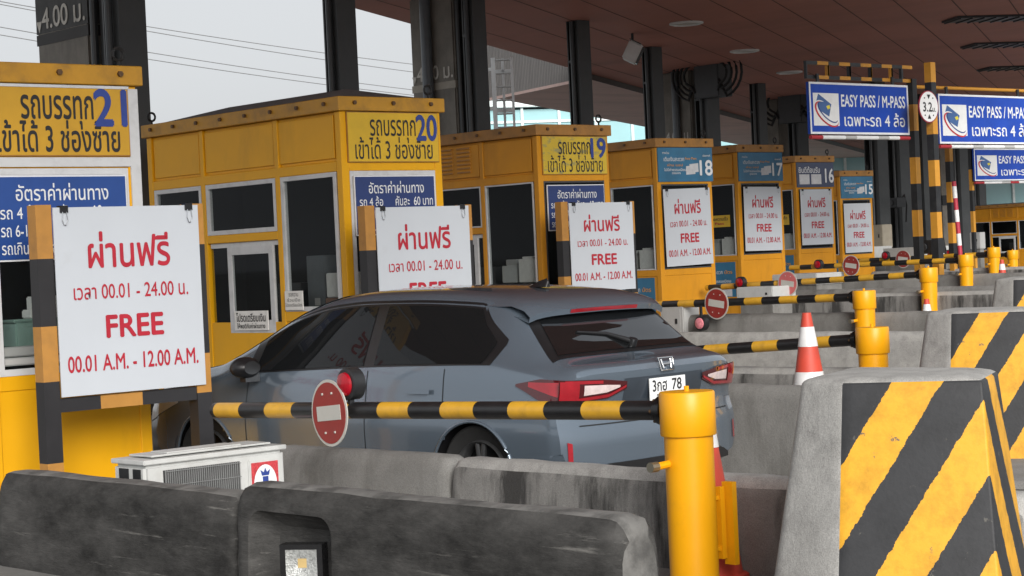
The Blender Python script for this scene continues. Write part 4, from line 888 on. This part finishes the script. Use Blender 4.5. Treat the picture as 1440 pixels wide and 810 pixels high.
cabinet(1382, 338, 60, .28, .5, 'beige cabinet before the far orange booth', greyc)
cabinet(1248, 332, 55, .45, .65, 'small beige cabinet at the dark column right of booth 15', mat('beige_cabinet', (.36, .32, .25), .6))
def black_gear(px, py, d, label):
    q = at_d(px, py, d); t = thing('lane_camera', label, 'camera', tuple(q), 0, 'black lane cameras'); c = MB(); c.box(-.25, .25, -.15, .25, -.15, .15, blk); c.tube([(-.1, 0, -.15), (-.1, 0, el(q.x)-q.z)], .04, blk, 8); c.build('body', t, .02)
    c = MB(); c.tube([(-.255, .05, 0), (-.30, .05, 0)], .08, darkgear, 14); c.build('lens', t)
    c = MB(); c.tube([(.2, 0, .1), (.5, .1, .25), (.6, .1, -.1), (.4, 0, -.6)], .025, cab, 8); c.build('cable', t)
black_gear(1312, 347, 44, 'black lane camera at the foot of the tall striped poles')
black_gear(1262, 285, 62, 'black camera cluster on the dark column right of booth 15')
black_gear(1326, 282, 60, 'black loudspeaker-like camera between the striped poles')

# ------------------------------------------------------------------ the car
Lc = 4.345
car = thing('car', 'blue grey hatchback passing through the lane in front of booth 20', 'car', (9.02, 8.64, 0), R(5)); car.scale = (1.045, 1.035, 1); car.location.x += .02
def pc(y, t): return float(np.interp(y, [a for a, b in t], [b for a, b in t]))
def sm(tab):                                            # smooth curve through a table
    xs = np.array([a for a, b in tab]); ys = np.array([b for a, b in tab]); n = len(xs)
    d = np.diff(ys)/np.diff(xs); m = np.zeros(n); m[0] = d[0]; m[-1] = d[-1]
    for i in range(1, n-1): m[i] = 0 if d[i-1]*d[i] <= 0 else 2*d[i-1]*d[i]/(d[i-1]+d[i])
    def f(x):
        x = min(max(x, xs[0]), xs[-1]); i = min(int(np.searchsorted(xs, x, side='right'))-1, n-2); i = max(i, 0); h = xs[i+1]-xs[i]; t = (x-xs[i])/h
        return float((2*t**3-3*t**2+1)*ys[i] + (t**3-2*t**2+t)*h*m[i] + (-2*t**3+3*t**2)*ys[i+1] + (t**3-t**2)*h*m[i+1])
    return f
T = sm([(0, .93), (.03, .965), (.08, .985), (.17, 1.005), (.27, 1.045), (.42, 1.175), (.57, 1.315), (.64, 1.37), (.74, 1.415), (1.0, 1.452), (1.5, 1.482), (1.9, 1.486), (2.25, 1.462), (2.55, 1.39), (2.9, 1.225), (3.2, 1.06), (3.36, 1.0), (3.7, .955), (4.0, .89), (4.2, .80), (4.3, .70), (4.345, .60)])
Wm = sm([(0, .835), (.1, .855), (.3, .862), (.8, .874), (2.2, .872), (3.4, .868), (3.9, .845), (4.2, .77), (4.345, .66)])
Bl = sm([(0, .86), (.1, .90), (.3, .955), (.7, .975), (1.5, .965), (2.4, .935), (3.1, .905), (3.5, .875), (4.0, .81), (4.2, .74), (4.345, .57)])
Wr = sm([(0, .70), (.2, .66), (.5, .60), (.8, .59), (1.6, .605), (2.3, .60), (2.9, .63), (3.3, .70), (3.8, .66), (4.2, .55), (4.345, .50)])
Zb = sm([(0, .33), (.12, .25), (.4, .20), (3.7, .19), (4.2, .21), (4.345, .26)])
def section(y):
    W, B, T_, Rr, zb = Wm(y), Bl(y), T(y), Wr(y), Zb(y); B = min(B, T_-.02); dz = T_-B; wb = W-.055
    P = [(0, zb), (W-.16, zb), (W-.045, zb+.05), (W-.005, zb+.16), (W-.004, .46), (W, .60), (W-.010, .70), (W-.022, .765 if B > .80 else B-.06), (wb, B)]
    P += [(wb+(Rr-wb)*.50, B+dz*.50), (wb+(Rr-wb)*.86, B+dz*.82), (Rr-.035, B+dz*.925), (Rr-.14, B+dz*.972), (Rr*.45, B+dz*.993), (0, T_)]
    if B < .80:
        for i in (4, 5, 6, 7): P[i] = (P[i][0], zb+.16+(B-zb-.16)*(i-3)/5.2)
    return P
def dens(P, k=4):
    P = np.array(P); out = []
    for i in range(len(P)-1):
        p0 = P[max(i-1, 0)]; p1 = P[i]; p2 = P[i+1]; p3 = P[min(i+2, len(P)-1)]
        for s in range(k):
            t = s/k; lin = p1+(p2-p1)*t
            cr = .5*((2*p1)+(-p0+p2)*t+(2*p0-5*p1+4*p2-p3)*t*t+(-p0+3*p1-3*p2+p3)*t**3)
            out.append(lin*.35+cr*.65)
    out.append(P[-1]); return np.array(out)
def warp(x, y, z):
    g = max(0, 1-y/.9)**2; y = y + g*(.145*(abs(x)/.87)**3) + max(0, 1-y/.35)*(.035*math.exp(-((z-.70)/.10)**2)*(1 if z < .9 else .6) if y < .35 else 0)
    gf = max(0, 1-(Lc-y)/1.2)**2 if y > 2 else 0
    return (x, y - gf*.17*(abs(x)/.87)**2.4, z)
SEC = {}
def dsec(y):
    k = round(y, 4)
    if k not in SEC: SEC[k] = dens(section(k))
    return SEC[k]
def xs_at(y, z):
    P = dsec(y)[8:52]; i = np.argsort(P[:, 1]); return float(np.interp(z, P[i, 1], P[i, 0]))
def zt_at(x, y):
    P = dsec(y)[32:]; return float(np.interp(abs(x), P[::-1, 0], P[::-1, 1]))
RA, FA, RW = .80, 3.40, .315                            # axles and wheel radius
ys = sorted(set(list(np.round(np.linspace(0, .7, 29), 4))+list(np.round(np.linspace(.7, 4.345, 110), 4))))
c = MB(); vs = []; n1 = len(dsec(0))
for y in ys:
    P = dsec(y)
    for (x, z) in P: vs.append((x, y, z))
AR = .35
for i, (x, y, z) in enumerate(vs):                      # snap vertices beside the wheel arches onto a circle
    for ay in (RA, FA):
        dd = math.hypot(y-ay, z-.30)
        if x > .6 and abs(dd-AR) < .020: s = AR/dd; vs[i] = (x, ay+(y-ay)*s, .30+(z-.30)*s)
faces = []
for a in range(len(ys)-1):
    for k in range(n1-1):
        f = (a*n1+k, a*n1+k+1, (a+1)*n1+k+1, (a+1)*n1+k); cx = sum(vs[i][0] for i in f)/4; cy = sum(vs[i][1] for i in f)/4; cz = sum(vs[i][2] for i in f)/4
        if cx > .45 and any(math.hypot(cy-ay, cz-.30) < AR-.004 for ay in (RA, FA)): continue
        faces.append(f)
for sgn in (-1, 1): c.add([warp(sgn*x, y, z) for x, y, z in vs], faces, carp, True)
def endcap(y):
    P = dsec(y); m = 24; rows = [[warp(x*(k/m*2-1), y, z) for k in range(m+1)] for x, z in P]; v = [p for r in rows for p in r]
    c.add(v, [(r*(m+1)+k, r*(m+1)+k+1, (r+1)*(m+1)+k+1, (r+1)*(m+1)+k) for r in range(len(P)-1) for k in range(m)], carp, True)
endcap(0); endcap(4.345)
def carbuild(mb, name, parent=car, sharp=60, **k): return mb.build(name, parent, sharp=sharp, **k)
body = carbuild(c, 'body', sharp=70)
bm = bmesh.new(); bm.from_mesh(body.data); bmesh.ops.remove_doubles(bm, verts=bm.verts, dist=2e-4); bmesh.ops.recalc_face_normals(bm, faces=bm.faces)
for f in bm.faces: f.smooth = True
bm.to_mesh(body.data); bm.free(); body.data.set_sharp_from_angle(angle=R(38))
def side_patch(mb, sgn, y0, y1, lo, hi, mt, off=.004, ny=28, nz=10):
    v = []
    for i in range(ny+1):
        y = y0+(y1-y0)*i/ny; a = lo(y); b = hi(y)
        for k in range(nz+1):
            z = a+(b-a)*k/nz; v.append(warp(sgn*(xs_at(y, z)+off), y, z))
    mb.add(v, [(i*(nz+1)+k, i*(nz+1)+k+1, (i+1)*(nz+1)+k+1, (i+1)*(nz+1)+k) for i in range(ny) for k in range(nz)], mt, True)
def top_patch(mb, y0, y1, half, mt, off=.004, ny=16, nx=20, xa=None):
    v = []
    for i in range(ny+1):
        y = y0+(y1-y0)*i/ny; h = half(y)
        for k in range(nx+1):
            x = -h+2*h*k/nx; p = warp(x, y, zt_at(x, y)); e = .01; dzy = (zt_at(x, y+e)-zt_at(x, y-e))/(2*e); nn = Vector((0, -dzy, 1)).normalized()*off
            v.append((p[0], p[1]+nn.y, p[2]+nn.z))
    mb.add(v, [(i*(nx+1)+k, i*(nx+1)+k+1, (i+1)*(nx+1)+k+1, (i+1)*(nx+1)+k) for i in range(ny) for k in range(nx)], mt, True)
def cap_patch(mb, pts_lo, pts_hi, mt, off=.004, nx=20, nz=8):     # on the tail, between two x-z polylines
    x0, x1 = pts_lo[0][0], pts_lo[-1][0]; v = []
    for i in range(nx+1):
        x = x0+(x1-x0)*i/nx; a = np.interp(x, [p[0] for p in pts_lo], [p[1] for p in pts_lo]); b = np.interp(x, [p[0] for p in pts_hi], [p[1] for p in pts_hi])
        for k in range(nz+1):
            z = a+(b-a)*k/nz; p = warp(x, 0, z); v.append((p[0], p[1]-off, p[2]))
    mb.add(v, [(i*(nz+1)+k, i*(nz+1)+k+1, (i+1)*(nz+1)+k+1, (i+1)*(nz+1)+k) for i in range(nx) for k in range(nz)], mt, True)
# glasshouse
ZL = lambda y: Bl(y)+.022
ZHt = lambda y: Bl(y)+(T(y)-Bl(y))*.80
pieces = lambda *t: (lambda y: pc(y, t))
for sg in (-1, 1):
    c = MB(); side_patch(c, sg, .60, 2.98, lambda y: max(ZL(y), pc(y, [(.60, 1.12), (.95, .5)])) , lambda y: max(min(ZHt(y)+.03, pc(y, [(.60, 1.15), (.78, 1.27), (1.0, 1.5)])), ZL(y)+.004), cark, .003, 60, 10); carbuild(c, 'window_surround')
    c = MB(); side_patch(c, sg, 1.80, 2.88, lambda y: ZL(y)+.012, lambda y: max(ZHt(y)-.005, ZL(y)+.014), glc, .007, 40, 8); carbuild(c, 'side_window')
    c = MB(); side_patch(c, sg, .68, 1.70, lambda y: max(ZL(y)+.012, pc(y, [(.68, 1.12), (.98, .6)])), lambda y: min(ZHt(y)-.005, pc(y, [(.68, 1.14), (.82, 1.25), (1.0, 1.5)])), glc, .007, 40, 8); carbuild(c, 'side_window')
    # doors: shut lines, handles
    c = MB()
    for yy in (1.75, 1.06, 2.93):
        side_patch(c, sg, yy-.004, yy+.004, lambda y: .30 if yy != 1.06 else .66, lambda y: Bl(y), mat('shut_line', (.01, .012, .014), .8), .0015, 1, 14)
    side_patch(c, sg, 1.06, 2.93, lambda y: .286, lambda y: .294, mat('shut_line', (.01, .012, .014), .8), .0015, 20, 1)
    carbuild(c, 'door_gap')
    for yy in (1.25, 2.02):
        c = MB(); side_patch(c, sg, yy-.09, yy+.09, lambda y: .815, lambda y: .845, carp, .022, 8, 2); carbuild(c, 'door_handle')
    c = MB(); side_patch(c, sg, .5, 3.05, lambda y: .20, lambda y: .255, cark, .004, 30, 2); carbuild(c, 'sill')
    # mirror
    x = xs_at(2.78, .93); c = MB(); c.xf = Matrix.Translation((sg*(x+.14), 2.80, .985)); pr = []
    for k in range(9):
        f = k/8; s_ = math.sin(math.pi*(.12+.80*f))**.5; pr.append([(sg*(.11*s_*math.cos(2*math.pi*j/20)), -.07+.16*f, .075*s_*math.sin(2*math.pi*j/20)) for j in range(20)])
    c.loft(pr, cark); c.box(-.10, .02, -.02, .04, -.10, -.04, cark) if sg > 0 else c.box(-.02, .10, -.02, .04, -.10, -.04, cark); carbuild(c, 'wing_mirror')
    # fuel-filler line on the left flank, arch lips
    for ay in (RA, FA):
        c = MB(); pts = [(sg*(xs_at(min(max(ay+AR*math.cos(a), 0), 4.3), .30+AR*math.sin(a))+.001), ay+AR*math.cos(a), .30+AR*math.sin(a)) for a in np.linspace(-.15, math.pi+.15, 30)]
        c.tube([warp(*p) for p in pts], .011, carp, 8)
        c.loft([[(sg*xx, ay+AR*math.cos(a), .30+AR*math.sin(a)) for a in np.linspace(-.3, math.pi+.3, 30)] for xx in (.855, .45)], cark, False, True, False)
        c.loft([[(sg*.45, ay+rr*math.cos(a), .30+rr*math.sin(a)) for a in np.linspace(-.3, math.pi+.3, 30)] for rr in (AR, .01)], cark, False, False, False)
        carbuild(c, 'wheel_arch')
    for ay in (RA, FA):
        c = MB(); n = 40; rg = lambda rr, xx: [(sg*xx, ay+rr*math.cos(2*math.pi*k/n), RW+rr*math.sin(2*math.pi*k/n)) for k in range(n)]
        c.loft([rg(.21, .80), rg(.29, .835), rg(.310, .82), rg(.315, .79), rg(.315, .67), rg(.30, .635), rg(.21, .645)], rub, False); wh = carbuild(c, 'wheel')
        c = MB(); c.loft([rg(.215, .80), rg(.205, .825), rg(.185, .80), rg(.18, .74)], rimm, False); c.loft([rg(.05, .81), rg(.05, .76)], rimm, True)
        for k in range(5):
            a = 2*math.pi*k/5+.3
            for da in (-.16, .16): c.tube([(sg*.80, ay+.04*math.cos(a+da), RW+.04*math.sin(a+da)), (sg*.795, ay+.195*math.cos(a+da*.9), RW+.195*math.sin(a+da*.9))], .019, rimm, 6)
        c.loft([rg(.18, .735), rg(.01, .735)], cark, False, False); cr_ = carbuild(c, 'rim', wh)
# rear window, windscreen, spoiler, fin
c = MB(); top_patch(c, .235, .575, lambda y: pc(y, [(.235, .70), (.575, .60)]), cark, .004, 20, 30); carbuild(c, 'rear_window_surround')
c = MB(); top_patch(c, .27, .565, lambda y: pc(y, [(.27, .63), (.565, .52)]), glr, .009, 20, 30); rw = carbuild(c, 'rear_window')
c = MB(); c.tube([warp(.05, .29, zt_at(.05, .29)+.03), (-.10, .37, zt_at(.1, .37)+.02), (-.34, .40, zt_at(.34, .40)+.018)], [.02, .012, .008], cark, 8); c.tube([(.05, .30, zt_at(.05, .29)+.0), (.05, .28, zt_at(.05, .29)+.05)], .028, cark, 12); carbuild(c, 'rear_wiper')
c = MB(); top_patch(c, 2.30, 3.26, lambda y: pc(y, [(2.30, .55), (3.26, .68)]), glc, .005, 20, 24); carbuild(c, 'windscreen')
c = MB(); hw = lambda y: Wr(y)-.02; rows_t = []; rows_b = []
nx = 24
for y, dz in ((.455, 0), (.50, .028), (.60, .032), (.72, .018), (.84, .006)):
    zz = lambda x: (zt_at(x*.93, max(y, .66)) if y < .66 else zt_at(x, y)) + dz - max(0, (.66-y))*.28
    h = .63 if y < .7 else .62; rows_t.append([(-h+2*h*k/nx, y+.09*((-h+2*h*k/nx)/h)**4*.6, zz(-h+2*h*k/nx)) for k in range(nx+1)])
rows_b = [[(p[0], p[1]+.012, p[2]-.035) for p in rows_t[0]], [(p[0], .64, min(p[2]-.03, zt_at(p[0]*.93, .62)+.01)) for p in rows_t[1]]]
R_ = rows_b[::-1]+rows_t; v = [p for r in R_ for p in r]; c.add(v, [(i*(nx+1)+k, i*(nx+1)+k+1, (i+1)*(nx+1)+k+1, (i+1)*(nx+1)+k) for i in range(len(R_)-1) for k in range(nx)], carp, True)
carbuild(c, 'spoiler', sharp=45)
c = MB(); v = []
for k in range(13):
    i = 6+k; p = rows_t[0][i]; b_ = rows_b[0][i]; v += [(p[0], p[1]-.003, p[2]-.006), (b_[0], b_[1]-.005, b_[2]+.006)]
c.add(v, [(2*k, 2*k+1, 2*k+3, 2*k+2) for k in range(12)], tailr); carbuild(c, 'high_brake_light')
c = MB(); c.xf = Matrix.Translation((0, 1.02, zt_at(0, 1.02))); c.loft([[(-.035*s, -.10+.2*f, 0), (0, -.10+.2*f-.0, .068*s*(1-f)), (.035*s, -.10+.2*f, 0)] for f, s in ((0, .5), (.05, .9), (.4, 1), (.8, .7), (1, .3))], cark); carbuild(c, 'roof_fin')
# tail lamps: dark shell, red ring, clear bar, wrapping onto the flank
for sg in (-1, 1):
    M = lambda pts: sorted([(sg*a, b) for a, b in pts])
    c = MB()
    cap_patch(c, M([(.36, .825), (.50, .775), (.835, .755)]), M([(.36, .868), (.55, .893), (.835, .905)]), taild, .012)
    side_patch(c, sg, 0.0, .42, lambda y: pc(y, [(0, .757), (.20, .79), (.42, .872)]), lambda y: pc(y, [(0, .90), (.2, .915), (.42, .885)]), taild, .010, 16, 5); tl = carbuild(c, 'tail_light')
    c = MB()
    cap_patch(c, M([(.37, .834), (.50, .782), (.83, .762)]), M([(.37, .848), (.50, .800), (.83, .782)]), tailr, .016); cap_patch(c, M([(.55, .868), (.80, .880)]), M([(.55, .886), (.80, .90)]), tailr, .016)
    cap_patch(c, M([(.71, .775), (.83, .775)]), M([(.71, .89), (.83, .897)]), tailr, .0155)
    side_patch(c, sg, 0.0, .30, lambda y: pc(y, [(0, .80), (.3, .868)]), lambda y: pc(y, [(0, .89), (.3, .896)]), tailr, .0135, 12, 3); carbuild(c, 'red_lens', tl)
    c = MB(); cap_patch(c, M([(.42, .838), (.52, .812), (.68, .803)]), M([(.42, .850), (.52, .858), (.68, .865)]), tailc, .0165); carbuild(c, 'clear_lens', tl)
    c = MB(); cap_patch(c, M([(.765, .41), (.795, .41)]), M([(.765, .52), (.795, .53)]), tailr, .006, 6, 4); carbuild(c, 'reflector')
    # headlamp
    c = MB(); side_patch(c, sg, 3.72, 4.30, lambda y: pc(y, [(3.72, .72), (4.1, .60), (4.30, .55)]), lambda y: pc(y, [(3.72, .735), (4.05, .735), (4.30, .63)]), headm, .006, 20, 6); carbuild(c, 'headlight')
# tailgate: chrome-less ledge, flush patch painting the plate recess's shade, plate, emblem, bumper lines
c = MB(); cap_patch(c, [(-.37, .72), (.37, .72)], [(-.37, .885), (.37, .885)], mat('car_paint_shaded', (.055, .07, .09), .4, .5, coat=.6), .003); carbuild(c, 'plate_recess_shade')
c = MB(); yq = warp(0, 0, .8)[1]-.020; c.box(-.17, .17, yq-.006, yq, .725, .868, whitep); pl = carbuild(c, 'licence_plate')
c = MB(); c.text('3กฮ', -.145, -.01, .785, .855, yq-.008, blackt, .015); c.text('78', .04, .13, .785, .855, yq-.008, blackt, .015); c.text('กรุงเทพมหานคร', -.11, .11, .738, .768, yq-.008, blackt, .01); carbuild(c, 'plate_lettering', pl)
c = MB(); ye = -.010; zc = .950
c.xf = Matrix.Translation((0, ye, zc)) @ Matrix.Rotation(R(-14), 4, 'X')
for a, b in (((-.046, .030), (-.036, -.028)), ((.046, .030), (.036, -.028)), ((-.04, 0), (.04, 0))): c.tube([(a[0], 0, a[1]), (b[0], 0, b[1])], .008, chrom, 8)
sq = [(-.070, .040), (.070, .040), (.058, -.040), (-.058, -.040), (-.070, .040)]; c.tube([(a, 0, b) for a, b in sq], .006, chrom, 8); carbuild(c, 'emblem')
c = MB(); gapm = mat('shut_line', (.01, .012, .014), .8)
cap_patch(c, [(-.70, .617), (.70, .617)], [(-.70, .625), (.70, .625)], gapm, .003, 20, 1); cap_patch(c, [(-.44, .70), (-.36, .625)], [(-.44, .708), (-.36, .633)], gapm, .003, 6, 1); cap_patch(c, [(.36, .625), (.44, .70)], [(.36, .633), (.44, .708)], gapm, .003, 6, 1); carbuild(c, 'tailgate_gap')
c = MB(); cap_patch(c, [(-.66, .30), (.66, .30)], [(-.66, .33), (-.55, .38), (.55, .38), (.66, .33)], cark, .006, 20, 4); carbuild(c, 'rear_diffuser')
c = MB(); side_patch(c, -1, .02, .30, lambda y: pc(y, [(0, .70), (.3, .735)]), lambda y: pc(y, [(0, .706), (.3, .741)]), gapm, .003, 8, 1); side_patch(c, 1, .02, .30, lambda y: pc(y, [(0, .70), (.3, .735)]), lambda y: pc(y, [(0, .706), (.3, .741)]), gapm, .003, 8, 1); carbuild(c, 'bumper_gap')
